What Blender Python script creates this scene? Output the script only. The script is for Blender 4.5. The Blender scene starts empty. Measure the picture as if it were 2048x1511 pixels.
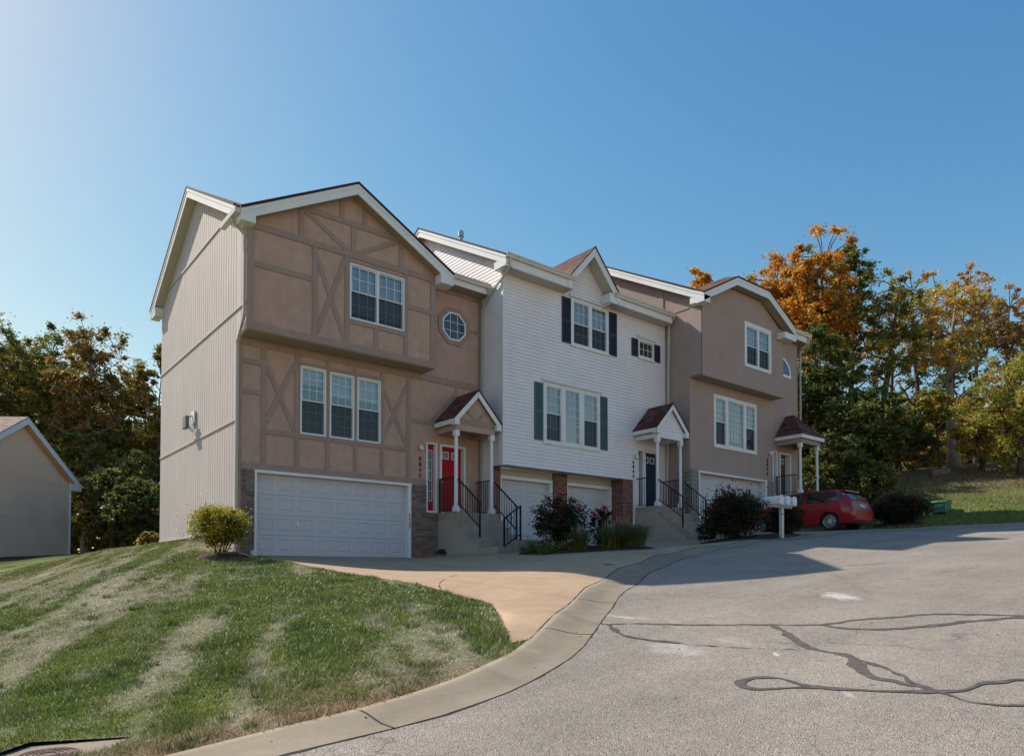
import bpy, math, random
import numpy as np
from mathutils import Vector
from mathutils.geometry import delaunay_2d_cdt

# ------------------------------------------------------------ camera, sky, sun, exposure
S = bpy.context.scene
PITCH = math.radians(1.3)
cam = bpy.data.cameras.new('camera')
cam.sensor_width = 36.0
cam.lens = 1415.0 / 2048 * 36
cam.shift_y = (1145 - 1415 * math.tan(PITCH) - 755.5) / 2048
cam.clip_start = 0.1
cam.clip_end = 3000
camo = bpy.data.objects.new('camera', cam)
S.collection.objects.link(camo)
camo.location = (0, 0, 0)
camo.rotation_euler = (math.radians(90) + PITCH, 0, -math.radians(39))
S.camera = camo

LDIR = Vector((0.375, -1.0, -0.95)).normalized()
W = bpy.data.worlds.new('World'); S.world = W; W.use_nodes = True
wn = W.node_tree.nodes; wn.clear()
sky = wn.new('ShaderNodeTexSky'); sky.sky_type = 'NISHITA'; sky.sun_disc = False
sky.sun_elevation = math.asin(-LDIR.z)
sky.sun_rotation = math.atan2(-LDIR.x, -LDIR.y)
sky.altitude = 250; sky.air_density = 1.0; sky.dust_density = 0.5; sky.ozone_density = 1.1
bg = wn.new('ShaderNodeBackground'); bg.inputs['Strength'].default_value = 0.15
wo = wn.new('ShaderNodeOutputWorld')
hs = wn.new('ShaderNodeHueSaturation'); hs.inputs['Saturation'].default_value = 1.33
mx = wn.new('ShaderNodeMix'); mx.data_type = 'RGBA'; mx.blend_type = 'MULTIPLY'; mx.inputs[0].default_value = 1.0; mx.inputs[7].default_value = (1.06, .925, .815, 1)
WL = W.node_tree.links
WL.new(sky.outputs[0], hs.inputs['Color']); WL.new(hs.outputs[0], mx.inputs[6])
spx = wn.new('ShaderNodeSeparateColor'); cmb = wn.new('ShaderNodeCombineColor'); WL.new(mx.outputs[2], spx.inputs[0])
def wmath(op, a, b):                      # film-like shoulder on the blue of the brightest sky
    m_ = wn.new('ShaderNodeMath'); m_.operation = op
    for k_, v_ in ((0, a), (1, b)):
        if isinstance(v_, bpy.types.NodeSocket): WL.new(v_, m_.inputs[k_])
        else: m_.inputs[k_].default_value = v_
    return m_.outputs[0]
bb = wmath('DIVIDE', wmath('MULTIPLY', spx.outputs[2], 1.49), wmath('ADD', wmath('MULTIPLY', spx.outputs[2], .195), 1.0))
WL.new(spx.outputs[0], cmb.inputs[0]); gg = wmath('DIVIDE', wmath('MULTIPLY', spx.outputs[1], 1.135), wmath('ADD', wmath('MULTIPLY', spx.outputs[1], .065), 1.0)); WL.new(gg, cmb.inputs[1]); WL.new(bb, cmb.inputs[2]); WL.new(cmb.outputs[0], bg.inputs[0])
W.node_tree.links.new(bg.outputs[0], wo.inputs[0])
sun = bpy.data.lights.new('sun', 'SUN'); sun.energy = 4.1; sun.angle = math.radians(0.53); sun.color = (1.0, 0.91, 0.78)
suno = bpy.data.objects.new('sun', sun); S.collection.objects.link(suno)
suno.rotation_mode = 'QUATERNION'; suno.rotation_quaternion = LDIR.to_track_quat('-Z', 'Y')
S.view_settings.view_transform = 'Standard'; S.view_settings.look = 'None'
S.view_settings.gamma = 1.0; S.view_settings.use_curve_mapping = False
S.view_settings.exposure = 0.5
S.cycles.max_bounces = 6; S.cycles.diffuse_bounces = 3; S.cycles.glossy_bounces = 3
S.cycles.transparent_max_bounces = 12; S.cycles.transmission_bounces = 3
S.cycles.caustics_reflective = False; S.cycles.caustics_refractive = False

# ------------------------------------------------------------ helpers
def col_link(o): S.collection.objects.link(o)

def setp(o, label=None, cat=None, group=None, kind=None):
    if label: o['label'] = label
    if cat: o['category'] = cat
    if group: o['group'] = group
    if kind: o['kind'] = kind
    return o

def thing(name, label, cat, loc=(0, 0, 0), group=None):
    o = bpy.data.objects.new(name, None); col_link(o)
    o.location = loc; o.empty_display_size = 0.3
    return setp(o, label, cat, group)

def root_loc(o):
    l = Vector((0, 0, 0))
    while o is not None:
        l += o.location; o = o.parent
    return l

class MB:
    """collects faces, links them as one mesh object"""
    def __init__(s): s.v = []; s.f = []; s.marks = []
    def add(s, vs, fs):
        n = len(s.v); s.marks.append((n, len(s.f))); s.v += [tuple(v) for v in vs]; s.f += [tuple(i + n for i in f) for f in fs]; return s
    def poly(s, pts): return s.add(pts, [tuple(range(len(pts)))])
    def box(s, x0, x1, y0, y1, z0, z1):
        return s.add([(x0, y0, z0), (x1, y0, z0), (x1, y1, z0), (x0, y1, z0), (x0, y0, z1), (x1, y0, z1), (x1, y1, z1), (x0, y1, z1)],
                     [(0, 3, 2, 1), (4, 5, 6, 7), (0, 1, 5, 4), (1, 2, 6, 5), (2, 3, 7, 6), (3, 0, 4, 7)])
    def prism(s, poly, axis, a, b):
        def m(u, v, w):
            return {'X': (w, u, v), 'Y': (u, w, v), 'Z': (u, v, w)}[axis]
        n = len(poly)
        vs = [m(u, v, a) for u, v in poly] + [m(u, v, b) for u, v in poly]
        fs = [tuple(range(n)), tuple(range(2 * n - 1, n - 1, -1))] + [(i, (i + 1) % n, (i + 1) % n + n, i + n) for i in range(n)]
        return s.add(vs, fs)
    def slab(s, pts, d):
        """polygon thickened by vector d"""
        n = len(pts); d = Vector(d)
        vs = [tuple(Vector(p)) for p in pts] + [tuple(Vector(p) + d) for p in pts]
        fs = [tuple(range(n)), tuple(range(2 * n - 1, n - 1, -1))] + [(i, (i + 1) % n, (i + 1) % n + n, i + n) for i in range(n)]
        return s.add(vs, fs)
    def board(s, p, q, h, t):
        """board whose top edge runs p to q, drops h, thickness vector t"""
        p = Vector(p); q = Vector(q); dn = Vector((0, 0, -h))
        return s.slab([p, q, q + dn, p + dn], t)
    def bar(s, p, q, w, d=None, up=(0, 0, 1)):
        """rectangular bar along p-q"""
        d = d or w; p = Vector(p); q = Vector(q); a = (q - p).normalized()
        up = Vector(up)
        if abs(a.dot(up)) > 0.99: up = Vector((0, 1, 0))
        r = a.cross(up).normalized(); u = r.cross(a).normalized()
        o = [r * sx * w / 2 + u * sy * d / 2 for sx, sy in ((-1, -1), (1, -1), (1, 1), (-1, 1))]
        return s.add([p + k for k in o] + [q + k for k in o], [(0, 1, 2, 3), (7, 6, 5, 4)] + [(i, i + 4, (i + 1) % 4 + 4, (i + 1) % 4) for i in range(4)])
    def tube(s, pts, rad, n=8, cap=True):
        pts = [Vector(p) for p in pts]
        if not hasattr(rad, '__len__'): rad = [rad] * len(pts)
        vs = []; fs = []
        for i, p in enumerate(pts):
            a = (pts[min(i + 1, len(pts) - 1)] - pts[max(i - 1, 0)]).normalized()
            up = Vector((0, 0, 1)) if abs(a.z) < 0.95 else Vector((0, 1, 0))
            r = a.cross(up).normalized(); u = r.cross(a)
            for k in range(n):
                t = 2 * math.pi * (k + .5) / n
                vs.append(p + (r * math.cos(t) + u * math.sin(t)) * rad[i])
        for i in range(len(pts) - 1):
            for k in range(n):
                fs.append((i * n + k, i * n + (k + 1) % n, (i + 1) * n + (k + 1) % n, (i + 1) * n + k))
        if cap: fs += [tuple(range(n - 1, -1, -1)), tuple(range((len(pts) - 1) * n, len(pts) * n))]
        return s.add(vs, fs)
    def each(s, name, mat, parent=None, **kw):
        """one object per added piece"""
        ms = s.marks + [(len(s.v), len(s.f))]; out = []
        for (v0, f0), (v1, f1) in zip(ms[:-1], ms[1:]):
            m = MB(); m.add(s.v[v0:v1], [tuple(i - v0 for i in f) for f in s.f[f0:f1]]); out.append(m.build(name, mat, parent, **kw))
        return out
    def build(s, name, mat, parent=None, smooth=False, uv=True, bevel=0, kind=None, label=None):
        base = root_loc(parent) if parent else Vector((0, 0, 0))
        me = bpy.data.meshes.new(name)
        me.from_pydata([tuple(Vector(v) - base) for v in s.v], [], s.f)
        if uv and s.f:
            L = me.uv_layers.new(name='UVMap')
            data = np.zeros((len(me.loops), 2), 'f')
            for p in me.polygons:
                n = p.normal
                if abs(n.z) > 0.97: u = Vector((1, 0, 0)); w = Vector((0, 1, 0))
                else:
                    u = Vector((0, 0, 1)).cross(n).normalized(); w = n.cross(u)
                for li in p.loop_indices:
                    c = Vector(s.v[me.loops[li].vertex_index]); data[li] = (c.dot(u), c.dot(w))
            L.data.foreach_set('uv', data.ravel())
        me.materials.append(mat)
        if smooth: me.polygons.foreach_set('use_smooth', [True] * len(me.polygons))
        me.update()
        o = bpy.data.objects.new(name, me); col_link(o)
        if parent: o.parent = parent
        if bevel:
            b = o.modifiers.new('bevel', 'BEVEL'); b.width = bevel; b.segments = 2; b.limit_method = 'ANGLE'
        if kind: o['kind'] = kind
        if label: o['label'] = label
        return o

def npmesh(name, V, F, mat, parent=None, cols=None, smooth=False, kind=None):
    """big mesh from arrays: V (n,3) world, F (m,k) with k verts a face, cols (n,3)"""
    base = root_loc(parent) if parent else Vector((0, 0, 0))
    V = np.asarray(V, 'f') - np.array(base, 'f'); F = np.asarray(F, 'i')
    me = bpy.data.meshes.new(name)
    me.vertices.add(len(V)); me.vertices.foreach_set('co', V.ravel())
    k = F.shape[1]; me.loops.add(F.size); me.loops.foreach_set('vertex_index', F.ravel())
    me.polygons.add(len(F)); me.polygons.foreach_set('loop_start', np.arange(0, F.size, k, dtype='i'))
    me.polygons.foreach_set('loop_total', np.full(len(F), k, 'i'))
    if cols is not None:
        a = me.color_attributes.new('Col', 'FLOAT_COLOR', 'POINT')
        c = np.ones((len(V), 4), 'f'); c[:, :3] = cols; a.data.foreach_set('color', c.ravel())
    if smooth: me.polygons.foreach_set('use_smooth', np.ones(len(F), bool))
    me.materials.append(mat); me.update(calc_edges=True)
    o = bpy.data.objects.new(name, me); col_link(o)
    if parent: o.parent = parent
    if kind: o['kind'] = kind
    return o

def vnoise(x, y, seed=0):
    """smooth value noise 0..1"""
    x = np.asarray(x, float); y = np.asarray(y, float)
    xi = np.floor(x).astype(int); yi = np.floor(y).astype(int); fx = x - xi; fy = y - yi
    fx = fx * fx * (3 - 2 * fx); fy = fy * fy * (3 - 2 * fy)
    def h(a, b):
        n = (a * 374761393 + b * 668265263 + seed * 1442695) & 0xffffffff
        n = ((n ^ (n >> 13)) * 1274126177) & 0xffffffff
        return ((n ^ (n >> 16)) & 0xffff) / 65535.0
    return (h(xi, yi) * (1 - fx) + h(xi + 1, yi) * fx) * (1 - fy) + (h(xi, yi + 1) * (1 - fx) + h(xi + 1, yi + 1) * fx) * fy

# ------------------------------------------------------------ materials
class NT:
    def __init__(s, name):
        s.m = bpy.data.materials.new(name); s.m.use_nodes = True; s.t = s.m.node_tree
        s.t.nodes.clear(); s.out = s.n('ShaderNodeOutputMaterial')
    def n(s, ty, **kw):
        nd = s.t.nodes.new(ty)
        for k, v in kw.items():
            if k.startswith('i_'):
                nd.inputs[int(k[2:]) if k[2:].isdigit() else k[2:].replace('_', ' ')].default_value = v
            else: setattr(nd, k, v)
        return nd
    def l(s, a, b): s.t.links.new(a, b)
    def coord(s, kind='Object'): return s.n('ShaderNodeTexCoord').outputs[kind]
    def noise(s, vec, scale, detail=3, rough=.55, dist=0):
        n = s.n('ShaderNodeTexNoise'); n.inputs['Scale'].default_value = scale; n.inputs['Detail'].default_value = detail
        n.inputs['Roughness'].default_value = rough; n.inputs['Distortion'].default_value = dist; s.l(vec, n.inputs['Vector']); return n.outputs['Fac']
    def ramp(s, fac, stops):
        r = s.n('ShaderNodeValToRGB'); s.l(fac, r.inputs[0]); e = r.color_ramp.elements
        while len(e) < len(stops): e.new(.5)
        for k, (p, c) in enumerate(stops):
            e[k].position = p; e[k].color = (c, c, c, 1) if not hasattr(c, '__len__') else (*c, 1)
        return r.outputs[0]
    def mix(s, fac, a, b, mode='MIX'):
        m = s.n('ShaderNodeMix', data_type='RGBA', blend_type=mode)
        for sock, v in ((0, fac), (6, a), (7, b)):
            if hasattr(v, 'links') or isinstance(v, bpy.types.NodeSocket): s.l(v, m.inputs[sock])
            elif hasattr(v, '__len__'): m.inputs[sock].default_value = (*v, 1)
            else: m.inputs[sock].default_value = v
        return m.outputs[2]
    def math(s, op, a, b=0.0):
        m = s.n('ShaderNodeMath', operation=op)
        for k, v in ((0, a), (1, b)):
            if isinstance(v, bpy.types.NodeSocket): s.l(v, m.inputs[k])
            else: m.inputs[k].default_value = v
        return m.outputs[0]
    def map(s, vec, scale=(1, 1, 1), rot=(0, 0, 0), loc=(0, 0, 0)):
        m = s.n('ShaderNodeMapping'); s.l(vec, m.inputs[0]); m.inputs[1].default_value = loc
        m.inputs[2].default_value = rot; m.inputs[3].default_value = scale; return m.outputs[0]
    def bump(s, h, strength=.5, dist=.01):
        b = s.n('ShaderNodeBump'); s.l(h, b.inputs['Height']); b.inputs['Strength'].default_value = strength
        b.inputs['Distance'].default_value = dist; return b.outputs[0]
    def pbr(s, col, rough=.7, spec=.4, metal=0, nrm=None):
        p = s.n('ShaderNodeBsdfPrincipled')
        for k, v in (('Base Color', col), ('Roughness', rough), ('Specular IOR Level', spec), ('Metallic', metal)):
            if isinstance(v, bpy.types.NodeSocket): s.l(v, p.inputs[k])
            else: p.inputs[k].default_value = (*v, 1) if hasattr(v, '__len__') else v
        if nrm is not None: s.l(nrm, p.inputs['Normal'])
        s.l(p.outputs[0], s.out.inputs[0]); return p

def sc(c, k): return tuple(min(1, x * k) for x in c)

def plain(name, col, rough=.6, var=.08, scale=3, bump=0, bscale=80, spec=.4, metal=0, streak=0, fine=0, patch=0):
    t = NT(name); co = t.coord()
    f = t.ramp(t.noise(co, scale, 4), [(.3, 0), (.7, 1)])
    c = t.mix(f, sc(col, 1 - var), sc(col, 1 + var))
    if streak:
        g = t.ramp(t.noise(t.map(co, (6, 6, .35)), 1.5, 5, .6), [(.45, 0), (.8, 1)])
        c = t.mix(t.math('MULTIPLY', g, streak), c, sc(col, .6))
    if fine:
        g = t.noise(co, 120, 2)
        c = t.mix(t.ramp(g, [(.3, 0), (.7, 1)]), t.mix(fine, c, (0, 0, 0)), c)
    if patch:
        g = t.ramp(t.noise(co, .9, 6, .7, 1.2), [(.42, 0), (.68, patch)]); c = t.mix(g, c, sc(col, .72))
    nrm = t.bump(t.noise(co, bscale, 3), bump, .01) if bump else None
    t.pbr(c, rough, spec, metal, nrm); return t.m

def brickmat(name, c1, c2, mortar, bw, rh, ms, c3=None, dist=0, bump=.6, var=.5):
    t = NT(name); uv = t.coord('UV')
    if dist:
        nz = t.n('ShaderNodeTexNoise'); nz.inputs['Scale'].default_value = 2.5; t.l(uv, nz.inputs['Vector'])
        v = t.n('ShaderNodeVectorMath', operation='MULTIPLY_ADD'); t.l(nz.outputs['Color'], v.inputs[0])
        v.inputs[1].default_value = (dist, dist, 0); t.l(uv, v.inputs[2]); uv2 = v.outputs[0]
    else: uv2 = uv
    b = t.n('ShaderNodeTexBrick'); t.l(uv2, b.inputs['Vector'])
    b.inputs['Scale'].default_value = 1; b.inputs['Brick Width'].default_value = bw; b.inputs['Row Height'].default_value = rh
    b.inputs['Mortar Size'].default_value = ms; b.inputs['Mortar Smooth'].default_value = .2; b.inputs['Bias'].default_value = 0
    b.inputs['Color1'].default_value = (*c1, 1); b.inputs['Color2'].default_value = (*c2, 1); b.inputs['Mortar'].default_value = (*mortar, 1)
    c = b.outputs['Color']
    if c3:
        w = t.n('ShaderNodeTexWhiteNoise', noise_dimensions='2D')
        sn = t.n('ShaderNodeVectorMath', operation='SNAP'); t.l(uv, sn.inputs[0]); sn.inputs[1].default_value = (bw * .98, rh, 1)
        t.l(sn.outputs[0], w.inputs['Vector'])
        k = t.math('MULTIPLY', t.math('GREATER_THAN', w.outputs['Value'], 1 - var), t.math('SUBTRACT', 1.0, b.outputs['Fac']))
        c = t.mix(k, c, c3)
    c = t.mix(t.ramp(t.noise(uv, 25, 4), [(.3, .72), (.7, 1)]), (0, 0, 0), c)
    inv = t.math('SUBTRACT', 1.0, b.outputs['Fac'])
    t.pbr(c, .85, .25, 0, t.bump(inv, bump, .012)); return t.m

M = {}
M['white'] = plain('white_trim_paint', (.74, .75, .76), .45, .05, 2, streak=.12)
M['siding'] = plain('white_lap_siding', (.79, .76, .79), .42, .05, 1.2, streak=.16)
M['cream'] = plain('cream_soffit_metal', (.50, .47, .40), .5, .05, 3)
M['soffit'] = plain('tan_soffit', (.36, .29, .21), .6, .06, 3)
M['gutter'] = plain('painted_gutter_metal', (.56, .56, .52), .35, .05, 4, spec=.5)
M['downspout'] = plain('beige_downspout_metal', (.43, .41, .36), .4, .06, 5, spec=.5)
M['t111'] = plain('grooved_wood_siding_paint', (.50, .45, .445), .7, .05, .8, bump=.25, bscale=90, streak=.22)
M['stucco1'] = plain('pink_tan_stucco', (.55, .37, .297), .9, .10, 3.5, bump=.9, bscale=38, spec=.15, fine=.2, patch=.35, streak=.22)
M['timber'] = plain('brown_timber_board', (.35, .255, .22), .7, .08, 3, bump=.3, bscale=60, spec=.25, patch=.3, streak=.25)
M['stucco3'] = plain('mauve_stucco', (.42, .325, .292), .9, .06, 1.1, bump=.6, bscale=40, spec=.15, fine=.12, patch=.25, streak=.2)
M['conc_wall'] = plain('parged_concrete', (.40, .34, .30), .85, .08, 1.5, bump=.2, spec=.2)
M['step'] = plain('weathered_step_concrete', (.34, .29, .24), .88, .14, 3, bump=.3, spec=.2, streak=.3)
M['garage'] = plain('white_steel_garage_door', (.50, .515, .565), .4, .03, 1.5, spec=.45)
M['red'] = plain('red_door_paint', (.40, .008, .014), .5, .08, 3, spec=.2)
M['navy'] = plain('navy_door_paint', (.014, .034, .07), .5, .1, 3, spec=.25)
M['navy_sh'] = plain('navy_shutter', (.018, .024, .05), .5, .1, 3)
M['green_sh'] = plain('faded_green_shutter', (.06, .115, .115), .55, .12, 3)
M['brown_door'] = plain('dark_wood_door', (.085, .045, .038), .5, .2, 6)
M['iron'] = plain('dark_blue_iron', (.007, .010, .020), .5, .1, 6, spec=.25)
M['metal'] = plain('galvanised_metal', (.42, .43, .44), .35, .1, 8, metal=.8)
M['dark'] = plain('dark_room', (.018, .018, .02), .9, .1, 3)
M['wood_in'] = plain('window_sill_wood', (.10, .05, .03), .6, .2, 3)
M['brown_brick'] = brickmat('brown_brick', (.20, .135, .11), (.26, .20, .17), (.27, .245, .215), .205, .072, .006, (.15, .11, .10), var=.3)
M['red_brick'] = brickmat('red_brick', (.19, .06, .045), (.27, .10, .07), (.33, .30, .27), .205, .072, .0075, (.12, .04, .035), var=.3)
M['stone'] = brickmat('ashlar_stone', (.28, .25, .20), (.38, .34, .28), (.19, .175, .15), .30, .15, .011, (.30, .29, .28), dist=.03, var=.4)
M['shingle'] = brickmat('red_brown_shingle', (.125, .05, .042), (.20, .085, .07), (.055, .022, .02), .33, .145, .006, (.085, .035, .032), bump=.5, var=.35)
M['shingle_far'] = brickmat('weathered_brown_shingle', (.34, .21, .16), (.42, .28, .22), (.17, .11, .08), .33, .145, .007, (.19, .14, .12), bump=.5, var=.35)
M['drip'] = plain('dark_roof_edge', (.045, .02, .02), .8, .2, 10)
M['black'] = plain('black_rubber', (.015, .015, .016), .7, .2, 10)
M['orange'] = plain('orange_cord', (.55, .10, .02), .5, .1, 10)
M['pedestal'] = plain('green_utility_box', (.045, .16, .09), .45, .06, 3)
M['far_wall'] = plain('taupe_grooved_siding', (.88, .57, .40), .8, .06, .5, bump=.3, bscale=30, streak=.25)
M['seal'] = plain('crack_sealant', (.105, .093, .085), .9, .35, 14, bump=.4, bscale=60, spec=.3)
M['joint'] = plain('dark_joint_filler', (.04, .035, .03), .9, .3, 10)
M['lid'] = plain('rusty_iron_lid', (.15, .085, .075), .7, .3, 12, bump=.4, bscale=30)
M['mulch'] = plain('bark_mulch', (.075, .052, .042), .95, .5, 22, bump=1.0, bscale=28, spec=.1)
M['rock'] = plain('brown_rock', (.22, .14, .10), .9, .3, 3, bump=.8, bscale=6)
M['bark'] = plain('tree_bark', (.10, .075, .058), .95, .3, 4, bump=.8, bscale=12, spec=.1)
M['bark_pale'] = plain('pale_tree_bark', (.25, .205, .165), .95, .3, 4, bump=.8, bscale=12, spec=.1)
M['stem'] = plain('shrub_stem', (.11, .06, .045), .9, .2, 10)
M['lamp_grey'] = plain('grey_lamp_housing', (.16, .16, .17), .5, .05, 5)
M['lamp'] = plain('frosted_lamp_glass', (.72, .72, .70), .3, .03, 5)
M['blind'] = plain('white_window_blind', (.66, .72, .80), .6, .03, 3)
M['curtain'] = plain('cream_curtain', (.55, .53, .46), .85, .1, 6, streak=.35)
M['mailbox'] = plain('white_mailbox_plastic', (.72, .73, .76), .4, .04, 6)
M['post'] = plain('white_post_paint', (.66, .69, .68), .55, .07, 6, streak=.35)
M['soil'] = plain('dark_plinth', (.16, .14, .12), .9, .2, 4)
M['plate'] = plain('pale_licence_plate', (.42, .48, .55), .4, .15, 20)

def glass(name, tint=(.92, .95, .97), k=1.55, base=.06):
    t = NT(name); fr = t.n('ShaderNodeFresnel'); fr.inputs[0].default_value = k
    tr = t.n('ShaderNodeBsdfTransparent'); tr.inputs[0].default_value = (*tint, 1)
    g = t.n('ShaderNodeBsdfGlossy'); g.inputs['Roughness'].default_value = .015; g.inputs['Color'].default_value = (.95, .97, 1, 1)
    w = t.noise(t.coord(), 1.7, 2); t.l(t.bump(w, .02, .05), g.inputs['Normal'])
    m = t.n('ShaderNodeMixShader'); t.l(t.math('ADD', fr.outputs[0], base), m.inputs[0])
    t.l(tr.outputs[0], m.inputs[1]); t.l(g.outputs[0], m.inputs[2]); t.l(m.outputs[0], t.out.inputs[0]); return t.m
M['glass'] = glass('window_glass', k=1.8, base=.10)
M['carglass'] = glass('car_glass', (.18, .2, .22), 1.7, .06)
def dglass(name, c):
    t = NT(name); t.pbr(c, .04, .8); return t.m
M['dglass'] = dglass('dark_reflective_glass', (.03, .05, .09))
def screen():
    t = NT('insect_screen'); tr = t.n('ShaderNodeBsdfTransparent'); d = t.n('ShaderNodeBsdfDiffuse'); d.inputs[0].default_value = (.035, .038, .042, 1)
    m = t.n('ShaderNodeMixShader'); m.inputs[0].default_value = .55
    t.l(tr.outputs[0], m.inputs[1]); t.l(d.outputs[0], m.inputs[2]); t.l(m.outputs[0], t.out.inputs[0]); return t.m
M['screen'] = screen()

def vcol(name, rough=.6, trans=.35, spec=.25, vary=.25, vscale=9):
    t = NT(name); a = t.n('ShaderNodeAttribute', attribute_name='Col').outputs['Color']
    nz = t.ramp(t.noise(t.coord(), vscale, 3), [(.3, 1 - vary), (.7, 1 + vary)])
    c = t.mix(1.0, a, nz, 'MULTIPLY')
    p = t.n('ShaderNodeBsdfPrincipled'); t.l(c, p.inputs['Base Color']); p.inputs['Roughness'].default_value = rough; p.inputs['Specular IOR Level'].default_value = spec
    if trans:
        tl = t.n('ShaderNodeBsdfTranslucent'); t.l(c, tl.inputs[0])
        m = t.n('ShaderNodeMixShader'); m.inputs[0].default_value = trans
        t.l(p.outputs[0], m.inputs[1]); t.l(tl.outputs[0], m.inputs[2]); t.l(m.outputs[0], t.out.inputs[0])
    else: t.l(p.outputs[0], t.out.inputs[0])
    return t.m
M['leaf'] = vcol('autumn_leaves', .5, .48, .3)
M['blade'] = vcol('grass_blades', .45, .30, .45, .15, 3)
M['turf'] = vcol('lawn_turf', .95, 0, .05, .35, 18)

def asphalt():
    t = NT('pale_worn_asphalt'); co = t.coord()
    v = t.n('ShaderNodeTexVoronoi'); v.inputs['Scale'].default_value = 95; t.l(co, v.inputs['Vector'])
    stone = t.ramp(v.outputs['Color'], [(.0, (.19, .16, .135)), (.45, (.345, .298, .252)), (.85, (.43, .378, .325)), (1, (.66, .60, .54))])
    big = t.ramp(t.noise(co, .6, 5, .6), [(.3, .86), (.7, 1.06)])
    c = t.mix(1.0, stone, big, 'MULTIPLY')
    mid = t.ramp(t.noise(co, 7, 5, .7), [(.3, .88), (.7, 1.08)]); c = t.mix(1.0, c, mid, 'MULTIPLY')
    pits = t.ramp(t.noise(co, 34, 4, .75), [(.31, 0), (.40, 1)])
    c = t.mix(pits, (.075, .065, .055), c)
    wear = t.ramp(t.noise(t.map(co, (.25, 1.6, 1), (0, 0, .5)), .8, 5), [(.35, .88), (.65, 1.06)])
    c = t.mix(1.0, c, wear, 'MULTIPLY')
    oil = t.ramp(t.noise(co, .9, 3, .5, .6), [(.70, 0), (.80, .4)]); c = t.mix(oil, c, (.15, .13, .115))
    w2 = t.n('ShaderNodeTexVoronoi', feature='DISTANCE_TO_EDGE'); w2.inputs['Scale'].default_value = .42
    dn_ = t.n('ShaderNodeTexNoise'); dn_.inputs['Scale'].default_value = 1.6; dn_.inputs['Detail'].default_value = 5; t.l(co, dn_.inputs['Vector'])
    mv = t.n('ShaderNodeVectorMath', operation='MULTIPLY_ADD'); t.l(dn_.outputs['Color'], mv.inputs[0]); mv.inputs[1].default_value = (.9, .9, 0); t.l(co, mv.inputs[2]); t.l(mv.outputs[0], w2.inputs['Vector'])
    crk = t.ramp(w2.outputs['Distance'], [(.0, 1), (.006, 0)]); msk = t.ramp(t.noise(co, .5, 2), [(.52, 0), (.6, .55)])
    c = t.mix(t.math('MULTIPLY', crk, msk), c, (.07, .06, .05))
    # pale paint smudges and dark tyre marks lying on the surface
    pos = t.n('ShaderNodeSeparateXYZ'); t.l(co, pos.inputs[0])
    nz = t.noise(co, 5, 4, .7)
    for (x, y, rx, ry, ang, st, cc) in [(6.47, 5.75, .12, .42, .5, .8, (.62, .60, .57)), (6.55, 5.12, .10, .35, -.7, .45, (.6, .58, .55)), (9.59, 4.71, .28, .62, -.75, .85, (.66, .64, .6)),
                                    (5.62, 4.40, .35, .45, 0, .55, (.6, .58, .55)), (5.25, 2.52, .05, .16, -.8, .8, (.6, .58, .55)), (6.04, 3.57, .03, .10, -.8, .9, (.65, .63, .6)),
                                    (6.3, 4.2, .25, .3, 0, .3, (.6, .58, .55)), (13.4, 6.0, .22, 1.1, 1.1, .5, (.13, .12, .11)), (11.6, 6.9, .3, .9, .4, .35, (.14, .13, .12)), (10.9, 5.2, .1, 1.7, -.9, .35, (.13, .12, .11))]:
        dx = t.math('SUBTRACT', pos.outputs[0], x); dy = t.math('SUBTRACT', pos.outputs[1], y)
        ca, sa = math.cos(ang), math.sin(ang)
        u = t.math('ADD', t.math('MULTIPLY', dx, ca / rx), t.math('MULTIPLY', dy, sa / rx))
        w = t.math('ADD', t.math('MULTIPLY', dx, -sa / ry), t.math('MULTIPLY', dy, ca / ry))
        r = t.math('ADD', t.math('MULTIPLY', u, u), t.math('MULTIPLY', w, w))
        f = t.math('ADD', t.math('MULTIPLY', nz, 1.6), t.math('MULTIPLY', r, -.55))
        f = t.ramp(f, [(.45, 0), (.9, st)])
        c = t.mix(f, c, cc)
    hgt = t.math('ADD', t.math('MULTIPLY', v.outputs['Distance'], -1.0), t.noise(co, 30, 3))
    t.pbr(c, .88, .3, 0, t.bump(hgt, .7, .012)); return t.m
M['asphalt'] = asphalt()

def concrete(name, c1, c2):
    t = NT(name); co = t.coord()
    c = t.mix(t.ramp(t.noise(co, .7, 5, .6), [(.3, 0), (.7, 1)]), c1, c2)
    c = t.mix(t.ramp(t.noise(co, 3.2, 6, .7), [(.3, .80), (.65, 1)]), (0, 0, 0), c)
    c = t.mix(t.ramp(t.noise(co, 110, 2), [(.3, .84), (.7, 1)]), (0, 0, 0), c)
    c = t.mix(t.ramp(t.noise(co, 1.8, 6, .75, .8), [(.55, 0), (.78, .5)]), c, sc(c1, .55))
    c = t.mix(t.ramp(t.noise(co, 15, 3, .6), [(.70, 0), (.76, .75)]), c, sc(c1, .3))
    tm = t.ramp(t.noise(t.map(co, (2.2, .16, 1)), 1.3, 3), [(.55, 0), (.68, .28)]); c = t.mix(tm, c, sc(c1, .5))
    t.pbr(c, .85, .3, 0, t.bump(t.noise(co, 55, 3), .4, .008)); return t.m
M['drive'] = concrete('driveway_concrete', (.475, .33, .215), (.545, .385, .255))
M['curb'] = concrete('curb_concrete', (.285, .235, .17), (.36, .30, .225))

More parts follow.
